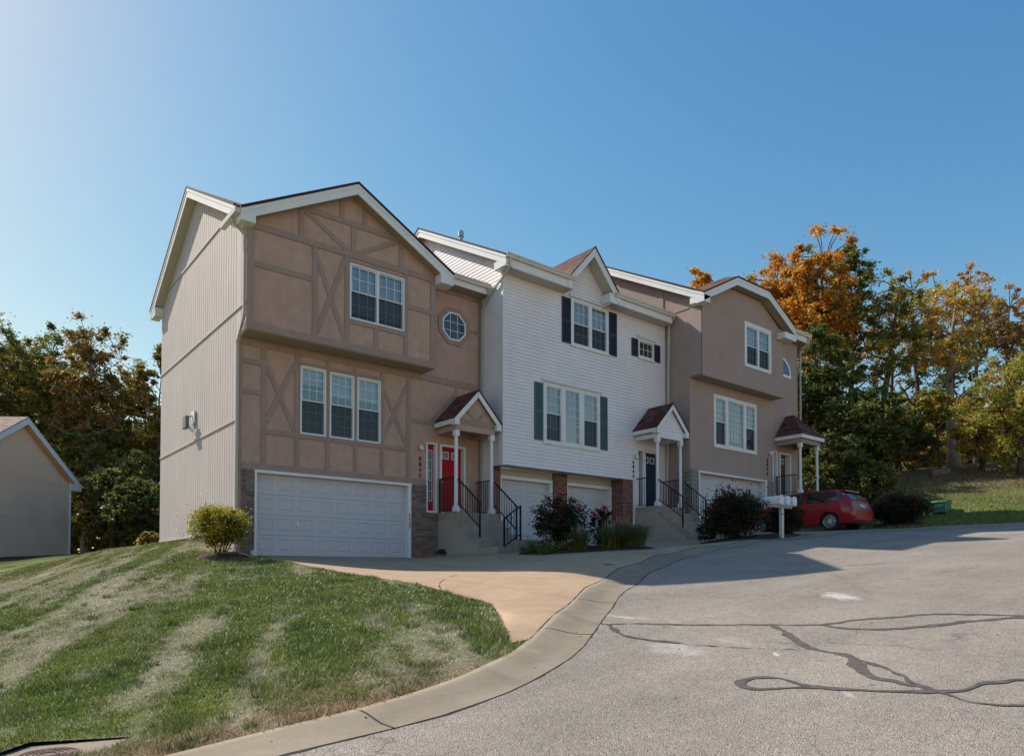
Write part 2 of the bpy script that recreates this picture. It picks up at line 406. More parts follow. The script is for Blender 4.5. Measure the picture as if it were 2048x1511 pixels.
# ------------------------------------------------------------ terrain
ROADPL = lambda x, y: -1.6 + .0995 * x + .071 * y
INNER = [(-40, 9.5), (-22, 7.0), (-12, 5.5), (-6, 4.75), (-2, 4.42), (.2, 4.33), (1.7, 4.29), (2.41, 4.25), (3.17, 4.28), (3.72, 4.39), (4.59, 4.8), (5.4, 5.32), (5.92, 5.68), (7.11, 6.57), (8.34, 7.36),
         (9.84, 8.25), (11.3, 8.94), (13.06, 9.53), (14.9, 9.85), (17.66, 10.1), (20.6, 10.35), (24.3, 10.2), (26.2, 9.15), (28.0, 7.5), (29.3, 5), (29.7, 1.5), (28.6, -3), (25, -7.5), (19, -10), (12, -10.2), (4, -8), (-6, -5.5), (-20, -3.5), (-40, -1)]
def spline(pts, step=.35):
    pts = np.array(pts, float); out = []
    for i in range(len(pts) - 1):
        p0 = pts[max(i - 1, 0)]; p1 = pts[i]; p2 = pts[i + 1]; p3 = pts[min(i + 2, len(pts) - 1)]
        n = max(2, int(np.linalg.norm(p2 - p1) / step))
        for t in np.linspace(0, 1, n, endpoint=False):
            out.append(.5 * ((2 * p1) + (-p0 + p2) * t + (2 * p0 - 5 * p1 + 4 * p2 - p3) * t * t + (-p0 + 3 * p1 - 3 * p2 + p3) * t ** 3))
    out.append(pts[-1]); return np.array(out)
inner = spline(INNER)
def offs(line, d):
    t = np.gradient(line, axis=0); t /= np.linalg.norm(t, axis=1)[:, None]
    return line + np.c_[-t[:, 1], t[:, 0]] * d
CW = .56
outer = offs(inner, CW)
def kerb_rise(x): return .03 + .08 * np.clip((np.asarray(x) - 1.5) / 4.5, 0, 1)

ctrl = []
for p in [(0, 0), (5, 0), (10, 0), (15, 0), (2, 2.5), (6, 3), (10, 4), (14, 4), (12.4, 6.2), (8, 5.4), (17, 3), (16.2, 6.7), (20.5, 6), (14.5, 8.4), (-5, 0), (-12, 2), (3, -5), (10, -6)]:
    ctrl.append((*p, ROADPL(*p)))
ctrl += [(24, 5, 1.2), (27, 3, 1.42), (24, -2, 1.0), (18, -7, .3), (20.6, 10.35, 1.11), (24.3, 10.2, 1.37), (26.2, 9.15, 1.48), (28, 7.5, 1.58), (29.3, 4, 1.65), (28.6, -3, 1.4), (22, 7.9, 1.1)]
for i in range(0, len(inner), 6):
    x, y = inner[i]
    if -8 < x < 18.5 and y > 3: ctrl.append((x, y, float(ROADPL(x, y))))
for i in range(3, len(outer), 6):
    x, y = outer[i]
    if -8 < x < 18.5 and y > 3:
        xi, yi = inner[i]; ctrl.append((x, y, float(ROADPL(xi, yi) + kerb_rise(xi))))
ctrl += [(20.6, 10.95, 1.2), (24.4, 10.8, 1.47), (26.6, 9.55, 1.60), (28.5, 7.8, 1.70), (29.9, 5, 1.78)]
# garage thresholds, stair feet, lawn, hill
ctrl += [(6.1, 17.6, .41), (10.5, 17.6, .42), (6.1, 16.9, .36), (6.15, 12.1, -.05), (6.1, 9.85, -.22), (5.75, 8.0, -.40), (9, 13, .12), (10.5, 14.5, .40), (11.4, 14.6, .46), (11.4, 17.6, .47), (13.3, 17, .98), (18.3, 17, .98), (15.8, 14, .80), (16, 12, .72),
         (18.9, 14.2, 1.07), (19.8, 13.5, 1.10), (20.9, 15.46, 1.45), (25.4, 15.46, 1.45), (23.6, 11.8, 1.42), (25.2, 12.0, 1.46), (25.5, 15, 1.5), (18.5, 10.75, .98),
         (4.5, 17.6, .40), (5.2, 19.5, .66), (5.3, 22, .84), (5.4, 25.5, .92), (3.2, 12, -.33), (2.2, 16, -.12), (3.8, 8.2, -.55), (1.2, 9, -.86), (1.16, 6.0, -1.24), (.53, 6.2, -1.22), (.82, 5.6, -1.25), (-.1, 6.15, -1.22), (-1, 5.5, -1.32), (.1, 5.3, -1.22), (1.0, 14.6, -.55), (0.8, 19, -.50), (1.75, 30.8, 0.02), (4.5, 35, .70), (2.2, 24, -.12), (3.7, 29, .58),
         (-3, 7, -1.6), (-4, 14, -1.5), (-5, 25, -1.3), (-4, 40, -.1), (5, 47, 1.0), (-10, 60, .8), (12, 60, 1.2), (30, 50, 3), (60, 60, 10), (0, 100, 1), (-60, 80, -4), (-50, 20, -6), (-40, 4, -5.0),
         (28.3, 15.5, 2.0), (28.5, 24, 2.8), (20, 30, 2.4), (10, 30, 1.4),
         (27, 11.6, 1.72), (33.3, 11.6, 2.95), (31.7, 11.8, 2.35), (30.5, 9.5, 2.1), (44.4, 15.5, 5.85), (46.7, 16.1, 6.2), (35.8, 16, 4.25), (40, 20, 5.3), (47.6, 12.9, 6.2), (35.7, 9.6, 3.35), (56, 18, 7.6), (52, 26, 7.2), (43, 26, 6.0), (80, 30, 8.5), (80, 0, 8), (110, 60, 9), (60, -30, 4), (30, -25, -1), (0, -35, -5), (-40, -35, -8), (140, 140, 8), (-140, 140, -4), (140, -140, 2), (-140, -140, -14), (0, 160, 0)]
C = np.array(ctrl, float)
def tpsk(d2): return np.where(d2 > 0, .5 * d2 * np.log(np.maximum(d2, 1e-12)), 0)
n_ = len(C); A_ = np.zeros((n_ + 3, n_ + 3))
A_[:n_, :n_] = tpsk(((C[:, None, :2] - C[None, :, :2]) ** 2).sum(-1)) + np.eye(n_) * .02
A_[:n_, n_] = 1; A_[:n_, n_ + 1:] = C[:, :2]; A_[n_, :n_] = 1; A_[n_ + 1:, :n_] = C[:, :2].T
w_ = np.linalg.solve(A_, np.r_[C[:, 2], 0, 0, 0])
def H(x, y):
    x = np.atleast_1d(np.asarray(x, float)); y = np.atleast_1d(np.asarray(y, float)); out = np.empty(len(x))
    for a in range(0, len(x), 20000):
        X = np.c_[x[a:a + 20000], y[a:a + 20000]]
        out[a:a + 20000] = tpsk(((X[:, None] - C[None, :, :2]) ** 2).sum(-1)) @ w_[:n_] + w_[n_] + X @ w_[n_ + 1:]
    return out
def h1(x, y): return float(H(x, y)[0])

def inpoly(x, y, poly):
    x = np.asarray(x); y = np.asarray(y); ins = np.zeros(x.shape, bool); n = len(poly)
    for i in range(n):
        x1, y1 = poly[i]; x2, y2 = poly[(i + 1) % n]
        c = ((y1 > y) != (y2 > y)) & (x < (x2 - x1) * (y - y1) / ((y2 - y1) + 1e-15) + x1); ins ^= c
    return ins

# outer kerb line, and concrete forecourt polygon whose front edge is that line
oi = [i for i, p in enumerate(outer) if p[0] > 4.42 and p[1] > 5.0 and i < len(inner) * .6]
jA = oi[0]
jB = max(i for i, p in enumerate(outer) if p[0] < 25.75 and p[1] > 9 and i < len(inner) * .8)
left_edge = spline([(6.05, 17.75), (6.07, 16.9), (6.13, 14.5), (6.15, 12.1), (6.12, 9.85), (5.86, 8.2)], .5)
DRIVE = [tuple(p) for p in outer[jA:jB + 1]] + [(25.75, 12), (25.75, 15.6), (25.75, 17.75), (20.9, 17.75), (13, 17.75), (10.5, 17.75)] + [tuple(p) for p in left_edge] + [(5.72, 7.49), (4.47, 5.52)]
SLAB = [(1.16, 6.0), (.53, 6.19), (.34, 5.98), (-.3, 6.2), (-1.2, 6.2), (-1.2, 5.2), (.3, 5.2), (.82, 5.59)]
ROAD = [tuple(p) for p in inner]
OUTP = [tuple(p) for p in outer]

def region_mesh(polys, gridpts):
    vs = []; es = []
    def addline(pts, close=True):
        k = len(vs); vs.extend([Vector(p) for p in pts]); n = len(pts)
        es.extend([(k + i, k + i + 1) for i in range(n - 1)])
        if close: es.append((k + n - 1, k))
    for p, c in polys: addline(p, c)
    vs.extend([Vector(p) for p in gridpts])
    r = delaunay_2d_cdt(vs, es, [], 0, 1e-5)
    V = np.array([(v.x, v.y) for v in r[0]]); F = np.array([list(f) for f in r[2]]); return V, F

rng = np.random.default_rng(7)
gp = []
def gridz(x0, x1, y0, y1, s, excl=None):
    xs = np.arange(x0, x1, s); ys = np.arange(y0, y1, s); X, Y = np.meshgrid(xs, ys)
    X = X.ravel() + rng.uniform(-.2, .2, X.size) * s; Y = Y.ravel() + rng.uniform(-.2, .2, Y.size) * s
    if excl: k = ~((X > excl[0]) & (X < excl[1]) & (Y > excl[2]) & (Y < excl[3])); X = X[k]; Y = Y[k]
    return list(zip(X, Y))
gp += gridz(-3, 7, 4, 21, .28)
gp += gridz(-8, 34, -12, 30, .9, (-3.2, 7.2, 3.8, 21.2)) + gridz(4.6, 10.6, .6, 6.2, .22)
gp += gridz(-60, 100, -40, 100, 4, (-9, 35, -13, 31))
gp += gridz(-400, 400, -400, 600, 40, (-62, 102, -42, 102))
V2, F2 = region_mesh([(inner, False), (outer, False), (DRIVE, True), (SLAB, True)], gp)
cx = V2[F2].mean(1)
r_road = inpoly(cx[:, 0], cx[:, 1], ROAD)
r_out = inpoly(cx[:, 0], cx[:, 1], OUTP)
r_drv = inpoly(cx[:, 0], cx[:, 1], DRIVE)
r_slab = inpoly(cx[:, 0], cx[:, 1], SLAB)
Z2 = H(V2[:, 0], V2[:, 1])
def sub(mask, zoff=0.0):
    F = F2[mask]; u, inv = np.unique(F, return_inverse=True)
    return np.c_[V2[u], Z2[u] + zoff], inv.reshape(-1, 3), u

def kerb_d(x, y):
    q = inner[20:120:3]
    return np.concatenate([np.hypot(x[i:i + 50000, None] - q[:, 0][None], y[i:i + 50000, None] - q[:, 1][None]).min(1) for i in range(0, len(x), 50000)])
def dryness(x, y):
    """0 lush, 1 straw: streaks running with the mowing passes, patchy"""
    a = (x * .917 - y * .40) + .45 * vnoise(x * .5, y * .5, 2); b = (x * .40 + y * .917)
    s = vnoise(a * 1.9 + 3, b * .24, 3) * .62 + vnoise(a * 5.2, b * 1.3, 5) * .34 + vnoise(x * 9, y * 9, 9) * .26 + vnoise(x * .45 + 7, y * .45, 13) * .22
    s = s + .10 * np.cos(2 * np.pi * a / .80 + 1.2) * (.4 + 1.1 * vnoise(x * .6, y * .6, 17)) + .07 * np.exp(-((kerb_d(x, y) - .5) / 1.3) ** 2) + .10 * np.clip((y - 15) / 6, 0, 1) * (x < 6) * (y < 24)
    return np.clip((s - .70) / .25, 0, 1)
def grasscol(x, y):
    d = dryness(x, y)[:, None]; n = vnoise(x * 2.3, y * 2.3, 21)[:, None]; k = np.exp(-((kerb_d(x, y) - .6) / .85) ** 2)[:, None] * np.clip(vnoise(x * 1.7, y * 1.7, 41) * 2.2 - .25, 0, 1)[:, None]
    far_ = np.clip((y - 19) / 6, 0, 1)[:, None] * (y < 30)[:, None]
    k = np.clip(k + far_ * .45 * n, 0, 1)
    lush = np.array([.095, .145, .022]) * (1 - n) + np.array([.18, .215, .04]) * n
    straw = np.array([.31, .28, .17]) * (1 - n) + np.array([.44, .41, .29]) * n
    tan = np.array([.30, .205, .125]) * (.8 + .4 * n)
    c = lush * (1 - d) + straw * d
    return c * (1 - k) + tan * k
def hillcol(x, y):
    n = vnoise(x * .35, y * .35, 4)[:, None] * .6 + vnoise(x * 1.6, y * 1.6, 8)[:, None] * .4
    up = np.clip((Hc(x, y) - 2.9) / 1.6, 0, 1)[:, None]
    g = np.array([.13, .18, .035]) * n + np.array([.21, .21, .075]) * (1 - n)
    b = np.array([.16, .125, .065]) * n + np.array([.23, .18, .10]) * (1 - n)
    return g * (1 - up) + b * up
def Hc(x, y): return H(x, y)
Vl, Fl, ul = sub(~r_road & ~r_drv & ~r_slab & ~(r_out & ~r_road))
cl = grasscol(Vl[:, 0], Vl[:, 1]); far = (Vl[:, 0] > 14)
cl[far] = hillcol(Vl[far, 0], Vl[far, 1])
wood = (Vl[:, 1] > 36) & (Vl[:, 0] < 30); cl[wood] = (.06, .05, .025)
npmesh('lawn_ground', Vl, Fl, M['turf'], cols=cl * .8, smooth=True, kind='structure')
Vr, Fr, _ = sub(r_road); npmesh('road', Vr, Fr, M['asphalt'], smooth=True, kind='structure')
Vd, Fd, _ = sub(r_drv, .014); npmesh('driveway', Vd, Fd, M['drive'], smooth=True, kind='structure')
npmesh('subsoil', np.c_[V2, Z2 - .07], F2, M['soil'], kind='structure')
mb = MB(); mb.prism(SLAB, 'Z', -1.5, -1.25); mb.build('concrete_pad', M['curb'], kind='structure', bevel=.01)
# driveway edge lip (slab thickness seen along the lawn corner)
mb = MB()
le = [tuple(p) for p in left_edge] + [(5.72, 7.49), (4.47, 5.52)] + [tuple(outer[jA])]
for a, b in zip(le[:-1], le[1:]):
    za = h1(*a) + .014; zb = h1(*b) + .014
    mb.poly([(*a, za), (*b, zb), (*b, zb - .15), (*a, za - .15)])
mb.build('driveway_edge', M['drive'], kind='structure')

# rolled kerb: cross-sections between inner and outer line
prof = [(0, 0), (.03, .012), (.30, .0), (.50, .35), (.72, .86), (.86, 1.0), (1.0, 1.0)]
zi = H(inner[:, 0], inner[:, 1]); zo = H(outer[:, 0], outer[:, 1])
Vk = []; Fk = []
for i in range(len(inner)):
    rise = max(zo[i] - zi[i], .02)
    for s, k in prof:
        Vk.append((*(inner[i] * (1 - s) + outer[i] * s), zi[i] + rise * k + (.012 if s > .9 else .006)))
    Vk.append((*outer[i], zo[i] - .2))
k_ = len(prof) + 1
for i in range(len(inner) - 1):
    for j in range(k_ - 1): Fk.append((i * k_ + j, i * k_ + j + 1, (i + 1) * k_ + j + 1, (i + 1) * k_ + j))
npmesh('kerb', Vk, Fk, M['curb'], smooth=True, kind='structure')

def ribbon(pts, w, name, mat, zoff=.005, step=.12, jag=.0, base=None, seed=1, kind='structure', taper=False):
    line = spline(pts, step); n = len(line)
    w = np.interp(np.linspace(0, 1, n), np.linspace(0, 1, len(w)), w) if hasattr(w, '__len__') else np.full(n, w)
    j1 = (vnoise(line[:, 0] * 9, line[:, 1] * 9, seed) - .5) * jag; j2 = (vnoise(line[:, 0] * 9, line[:, 1] * 9, seed + 5) - .5) * jag
    Lf = offs(line, 1) - line
    a = line + Lf * (w / 2 + j1)[:, None]; b = line - Lf * (w / 2 + j2)[:, None]
    f = base or H
    V = np.r_[np.c_[a, f(a[:, 0], a[:, 1]) + zoff], np.c_[b, f(b[:, 0], b[:, 1]) + zoff]]
    F = [(i, i + 1, n + i + 1, n + i) for i in range(n - 1)]
    return V, F
def ribbons(specs, name, mat, **kw):
    VV = []; FF = []; k = 0
    for q, (pts, w) in enumerate(specs):
        V, F = ribbon(pts, w, name, mat, seed=q + 1, zoff=.003 + .0006 * q, **kw)
        VV.append(V); FF += [tuple(i + k for i in f) for f in F]; k += len(V)
    return npmesh(name, np.vstack(VV), FF, mat, kind='structure')
ribbons([
    ([(5.82, 5.6), (6.05, 5.49), (6.36, 5.28), (6.69, 4.94), (7.15, 4.42), (7.23, 4.29)], [0.038, 0.061, 0.077, 0.069, 0.069, 0.077]),
    ([(7.23, 4.29), (7.57, 3.91), (8.02, 3.77), (8.36, 3.57), (8.86, 3.32), (9.13, 2.98), (9.41, 2.55)], [0.061, 0.061, 0.069, 0.069, 0.069]),
    ([(7.57, 3.91), (7.51, 3.69), (7.66, 3.38), (8.05, 3.12), (8.7, 2.84), (9.33, 2.53), (10.2, 2.1)], [0.061, 0.083, 0.099, 0.083, 0.069]),
    ([(7.2, 4.33), (7.07, 4.12), (6.81, 3.87), (6.54, 3.59), (6.4, 3.31), (6.4, 3.15), (6.29, 2.98), (6.01, 2.8), (5.83, 2.6), (5.8, 2.41), (5.79, 2.25), (5.73, 2.1)], [0.046, 0.069, 0.114, 0.092, 0.077, 0.077, 0.114, 0.130, 0.107, 0.077, 0.077]),
    ([(6.4, 3.15), (6.26, 2.87), (6.13, 2.62), (5.96, 2.42), (5.83, 2.25), (5.73, 2.1)], [0.031, 0.046, 0.053, 0.046, 0.061]),
    ([(5.73, 2.1), (5.64, 2.19), (5.5, 2.36), (5.36, 2.61), (5.3, 2.74), (5.26, 2.88), (5.31, 3.06), (5.29, 3.18), (5.17, 3.28), (5.03, 3.29), (4.93, 3.19), (4.93, 3.07), (5.06, 2.96), (5.21, 2.85), (5.29, 2.74)], [0.046, 0.046, 0.053, 0.061, 0.046, 0.053, 0.061, 0.061, 0.046, 0.038]),
    ([(5.73, 2.1), (5.91, 2.0), (6.17, 1.95), (6.34, 1.86), (6.47, 1.76), (6.9, 1.4)], [0.046, 0.053, 0.053, 0.053]),
    ([(5.73, 2.1), (5.64, 1.91), (5.63, 1.78), (5.78, 1.57), (6.1, 1.1)], [0.027, 0.022, 0.015, 0.015]),
    ([(5.86, 5.52), (5.74, 5.3), (5.66, 4.99), (5.82, 4.56), (6.05, 3.98), (6.24, 3.64), (6.4, 3.31)], [0.077, 0.061, 0.038, 0.019, 0.014, 0.011]),
], 'crack_sealant', M['seal'], step=.04, jag=.06)
ribbons([(list(inner[10:150:3]), [.02, .03, .012, .035, .02, .03, .014, .03])], 'gutter_seam', M['joint'], step=.1, jag=.03)
dz = lambda x, y: H(x, y) + .0115
ribbons([([(6.1, 9.3), (6.49, 9.92), (7.36, 10.68), (7.79, 10.88), (9.2, 11.5), (10.4, 13.2), (11.2, 14.6)], .022), (list(outer[jA:jB:3]), .010),
         ([(17.3, 10.95), (18.2, 13.2), (18.9, 14.2)], .02), ([(13.9, 11.0), (14.2, 13), (14.2, 16.9)], .02), ([(20.6, 10.95), (20.8, 15.4)], .02)],
        'driveway_joints', M['joint'], step=.25, jag=.012, base=dz)
# kerb joints
mb = MB()
for (x0, y0), (x1, y1) in [((2.55, 4.73), (2.42, 4.28)), ((5.08, 5.78), (5.38, 5.33)), ((6.88, 7.04), (7.1, 6.6)), ((8.36, 8.02), (8.62, 7.56)), ((10.3, 9.05), (10.5, 8.62)), ((-.5, 4.95), (-.5, 4.4)), ((12.6, 10.0), (12.8, 9.46))]:
    i = int(np.argmin(np.hypot(inner[:, 0] - x1, inner[:, 1] - y1))); rise = max(zo[i] - zi[i], .02)
    tv = inner[i + 1] - inner[i]; tv = tv / np.linalg.norm(tv) * .009
    top = [(*(inner[i] * (1 - s) + outer[i] * s), zi[i] + rise * k + .009) for s, k in prof]
    for a, b in zip(top[:-1], top[1:]):
        mb.poly([(a[0] - tv[0], a[1] - tv[1], a[2]), (b[0] - tv[0], b[1] - tv[1], b[2]), (b[0] + tv[0], b[1] + tv[1], b[2]), (a[0] + tv[0], a[1] + tv[1], a[2])])
mb.build('kerb_joints', M['joint'], kind='structure')

# ------------------------------------------------------------ grass blades
def blades(n, x0, x1, y0, y1, keep, hgt, wid, seed):
    r = np.random.default_rng(seed)
    x = r.uniform(x0, x1, n); y = r.uniform(y0, y1, n)
    d = x * .629 + y * .777
    k = r.random(n) < np.clip((6.5 / np.maximum(d, 1)) ** 1.2, .05, 1)
    x = x[k]; y = y[k]; d = d[k]
    k = keep(x, y); x = x[k]; y = y[k]; d = d[k]; n = len(x)
    dry = dryness(x, y); z = H(x, y)
    c = grasscol(x, y) * r.uniform(.65, 1.5, n)[:, None]
    pale = r.random(n) < (.10 + .28 * dry); c[pale] = np.array([.56, .53, .41]) * r.uniform(.6, 1.2, pale.sum())[:, None]
    clump = vnoise(x * 2.7, y * 2.7, 31) ** 3
    hh = hgt * r.uniform(.5, 1.3, n) * (.75 + 1.5 * clump) * (1 - .35 * dry)
    ww = wid * r.uniform(.7, 1.4, n) * np.clip(d / 6, 1, 3)
    a = r.uniform(0, 2 * np.pi, n); lean = r.uniform(.1, 1.1, n) * hh; la = r.uniform(0, 2 * np.pi, n)
    P = np.c_[x, y, z - .004]; s = np.c_[np.cos(a), np.sin(a), np.zeros(n)] * ww[:, None] / 2
    tip = P + np.c_[np.cos(la) * lean, np.sin(la) * lean, hh]
    V = np.empty((n * 3, 3)); V[0::3] = P - s; V[1::3] = P + s; V[2::3] = tip
    return V, np.arange(n * 3).reshape(-1, 3), np.repeat(c, 3, 0)
def keep_lawn(x, y):
    return ~inpoly(x, y, OUTP) & ~inpoly(x, y, DRIVE) & ~inpoly(x, y, SLAB) & ~((x > 5.6) & (y > 17.5))
V, F, Cc = blades(1250000, -1.5, 6.3, 4.3, 34, keep_lawn, .040, .0085, 11)
def tufts(seed):
    r = np.random.default_rng(seed); P = []
    for _ in range(400):
        k = r.integers(25, 118); o = inner[k] + (outer[k] - inner[k]) * (1 + r.uniform(.08, 2.2) ** 1.5)
        if o[0] < 6 and o[1] > 4 and keep_lawn(o[:1], o[1:])[0]: P.append(o)
    x = r.uniform(-1.2, 6, 260); y = r.uniform(4.8, 17, 260); k = keep_lawn(x, y); P = np.array(P[:110] + list(zip(x[k], y[k])))
    VV = []; CC = []
    for px_, py_ in P:
        n = r.integers(25, 70); rr = r.uniform(.03, .11); a = r.uniform(0, 6.28, n); q = rr * r.random(n) ** .5
        x = px_ + q * np.cos(a); y = py_ + q * np.sin(a); k = keep_lawn(x, y)
        if not k.all(): continue
        z = H(x, y); h = r.uniform(.04, .09, n); w = r.uniform(.006, .012, n); la = a + r.uniform(-.6, .6, n); l = h * r.uniform(.2, .8, n)
        col = np.array([.07, .115, .028]) if r.random() < .7 else np.array([.16, .19, .08]); t_ = r.uniform(0, 3.14, n)
        A = np.empty((n * 3, 3)); B = np.c_[x, y, z - .005]; s_ = np.c_[np.cos(t_), np.sin(t_), 0 * t_] * w[:, None] / 2
        A[0::3] = B - s_; A[1::3] = B + s_; A[2::3] = B + np.c_[np.cos(la) * l, np.sin(la) * l, h]
        VV.append(A); CC.append(np.repeat(col * r.uniform(.6, 1.5, n)[:, None], 3, 0))
    return np.vstack(VV), np.vstack(CC)
def blades_h(n, seed):
    r = np.random.default_rng(seed); x = r.uniform(25.8, 52, n); y = r.uniform(-2, 22, n)
    k = keep_lawn2(x, y); x = x[k]; y = y[k]; n = len(x); z = H(x, y); c = hillcol(x, y) * r.uniform(.55, 1.6, n)[:, None]
    a = r.uniform(0, 6.28, n); h = r.uniform(.04, .13, n); w = r.uniform(.02, .04, n); la = r.uniform(0, 6.28, n); l = h * r.uniform(.2, 1, n)
    P = np.c_[x, y, z - .01]; s = np.c_[np.cos(a), np.sin(a), 0 * a] * w[:, None] / 2; V = np.empty((n * 3, 3)); V[0::3] = P - s; V[1::3] = P + s; V[2::3] = P + np.c_[np.cos(la) * l, np.sin(la) * l, h]
    return V, np.repeat(c, 3, 0)
keep_lawn2 = lambda x, y: ~inpoly(x, y, OUTP) & ~inpoly(x, y, DRIVE)
V3, C3_ = blades_h(150000, 8); V = np.vstack([V, V3]); Cc = np.vstack([Cc, C3_])
V3, C3_ = tufts(5); V = np.vstack([V, V3]); Cc = np.vstack([Cc, C3_]); F = np.arange(len(V)).reshape(-1, 3)
g_ = npmesh('grass', V, F, M['blade'], cols=Cc); setp(g_, 'green and straw-coloured grass blades of the sloping front lawn', 'grass', kind='stuff')

def litter(n, x0, x1, y0, y1, keep, size, seed, zo=.02):
    r = np.random.default_rng(seed); x = r.uniform(x0, x1, n); y = r.uniform(y0, y1, n); k = keep(x, y); x = x[k]; y = y[k]; n = len(x)
    P = np.c_[x, y, H(x, y) + zo]; a = r.uniform(0, 6.28, n); s = size * r.uniform(.6, 1.3, n)[:, None]
    d = np.c_[np.cos(a), np.sin(a), r.uniform(-.3, .3, n)] * s; e = np.c_[-np.sin(a), np.cos(a), r.uniform(-.3, .3, n)] * s * .6
    V = np.empty((n * 4, 3)); V[0::4] = P - d; V[1::4] = P - e; V[2::4] = P + d; V[3::4] = P + e
    pal = np.array([(.22, .11, .05), (.30, .17, .06), (.16, .08, .045), (.38, .24, .08), (.26, .19, .12)]); c = pal[r.integers(0, 5, n)] * r.uniform(.7, 1.2, n)[:, None]
    return V, np.repeat(c, 4, 0)
ring_ = lambda x, y: inpoly(x, y, OUTP) & ~inpoly(x, y, ROAD)
A1, B1 = litter(420, -1, 6, 4, 20, keep_lawn, .028, 3, .035); A2, B2 = litter(260, 1, 20, 4, 11, ring_, .022, 4, .03)
A3, B3 = litter(90, 6, 18, 9, 17, lambda x, y: inpoly(x, y, DRIVE), .024, 5, .042); A4, B4 = litter(2600, 30, 60, 6, 30, lambda x, y: H(x, y) > 3.4, .07, 6, .03)
A5, B5 = litter(60, 2, 14, -1, 7, lambda x, y: inpoly(x, y, ROAD), .02, 7, .012)
VA = np.vstack([A1, A2, A3, A4, A5]); CA = np.vstack([B1, B2, B3, B4, B5])
setp(npmesh('fallen_leaves', VA, np.arange(len(VA)).reshape(-1, 4), M['leaf'], cols=CA), 'scattered brown and orange leaves fallen on lawn, kerb and hill', 'leaves', kind='stuff')

# ------------------------------------------------------------ building helpers
def clip(poly, a, b, c):
    """keep the side a*u+b*v<=c of polygon"""
    out = []
    for i in range(len(poly)):
        p = poly[i]; q = poly[(i + 1) % len(poly)]
        dp = a * p[0] + b * p[1] - c; dq = a * q[0] + b * q[1] - c
        if dp <= 1e-9: out.append(p)
        if (dp < -1e-9 and dq > 1e-9) or (dp > 1e-9 and dq < -1e-9):
            t = dp / (dp - dq); out.append((p[0] + (q[0] - p[0]) * t, p[1] + (q[1] - p[1]) * t))
    return out
def cells(poly, holes, us=(), vs=()):
    U = sorted({round(u, 4) for u in list(us) + [h[0] for h in holes] + [h[1] for h in holes]})
    Vv = sorted({round(v, 4) for v in list(vs) + [h[2] for h in holes] + [h[3] for h in holes]})
    umin = min(p[0] for p in poly); umax = max(p[0] for p in poly); vmin = min(p[1] for p in poly); vmax = max(p[1] for p in poly)
    U = [umin] + [u for u in U if umin < u < umax] + [umax]; Vv = [vmin] + [v for v in Vv if vmin < v < vmax] + [vmax]
    out = []
    for v0, v1 in zip(Vv[:-1], Vv[1:]):
        row = clip(clip(poly, 0, -1, -v0), 0, 1, v1)
        if len(row) < 3: continue
        for u0, u1 in zip(U[:-1], U[1:]):
            cu = (u0 + u1) / 2; cv = (v0 + v1) / 2
            if any(h[0] < cu < h[1] and h[2] < cv < h[3] for h in holes): continue
            c = clip(clip(row, -1, 0, -u0), 1, 0, u1)
            if len(c) >= 3: out.append((c, u0, u1, v0, v1))
    return out
def mapper(kind, c):
    """front: outward is -Y at y=c ; left: outward is -X at x=c"""
    if kind == 'front': return lambda u, v, w=0: (u, c - w, v)
    return lambda u, v, w=0: (c - w, u, v)
def flat_wall(mb, kind, c, poly, holes=(), reveal=.14):
    m = mapper(kind, c)
    for pc, *_ in cells(poly, list(holes)): mb.poly([m(u, v) for u, v in pc])
    for (a, b, z0, z1) in holes:
        for p, q in (((a, z0), (a, z1)), ((b, z1), (b, z0)), ((a, z1), (b, z1)), ((b, z0), (a, z0))):
            mb.poly([m(*p), m(*q), m(*q, -reveal), m(*p, -reveal)])
def lap_wall(mb, kind, c, poly, holes=(), h=.108, out=.022):
    m = mapper(kind, c); v0 = min(p[1] for p in poly); v1 = max(p[1] for p in poly)
    vs = [v0 + k * h for k in range(1, int((v1 - v0) / h) + 1)]
    for pc, ua, ub, va, vb in cells(poly, list(holes), vs=vs):
        k = math.floor((((va + vb) / 2) - v0) / h); base = v0 + k * h
        mb.poly([m(u, v, out * (1 - (v - base) / h)) for u, v in pc])
        if abs(va - base) < 1e-6:
            lo = sorted([u for u, v in pc if abs(v - va) < 1e-6])
            if len(lo) >= 2: mb.poly([m(lo[0], va, 0), m(lo[-1], va, 0), m(lo[-1], va, out), m(lo[0], va, out)])
def groove_wall(mb, kind, c, poly, pitch=.2, gw=.026, gd=.010):
    m = mapper(kind, c); u0 = min(p[0] for p in poly); u1 = max(p[0] for p in poly); us = []; g = []
    u = u0 + pitch
    while u < u1 - gw:
        us += [u, u + gw]; g.append(u); u += pitch
    for pc, ua, ub, va, vb in cells(poly, [], us=us):
        deep = any(abs(ua - x) < 1e-3 for x in g)
        mb.poly([m(a, b, -gd if deep else 0) for a, b in pc])
        if deep:
            for uu in (ua, ub):
                zz = sorted([b for a, b in pc if abs(a - uu) < 1e-6])
                if len(zz) >= 2: mb.poly([m(uu, zz[0], 0), m(uu, zz[-1], 0), m(uu, zz[-1], -gd), m(uu, zz[0], -gd)])

def sub_rect(mb, y, x0, x1, z0, z1, w, ya, yb):
    """rectangular ring of bars"""
    mb.box(x0, x1, ya, yb, z1 - w, z1); mb.box(x0, x1, ya, yb, z0, z0 + w)
    mb.box(x0, x0 + w, ya, yb, z0 + w, z1 - w); mb.box(x1 - w, x1, ya, yb, z0 + w, z1 - w)

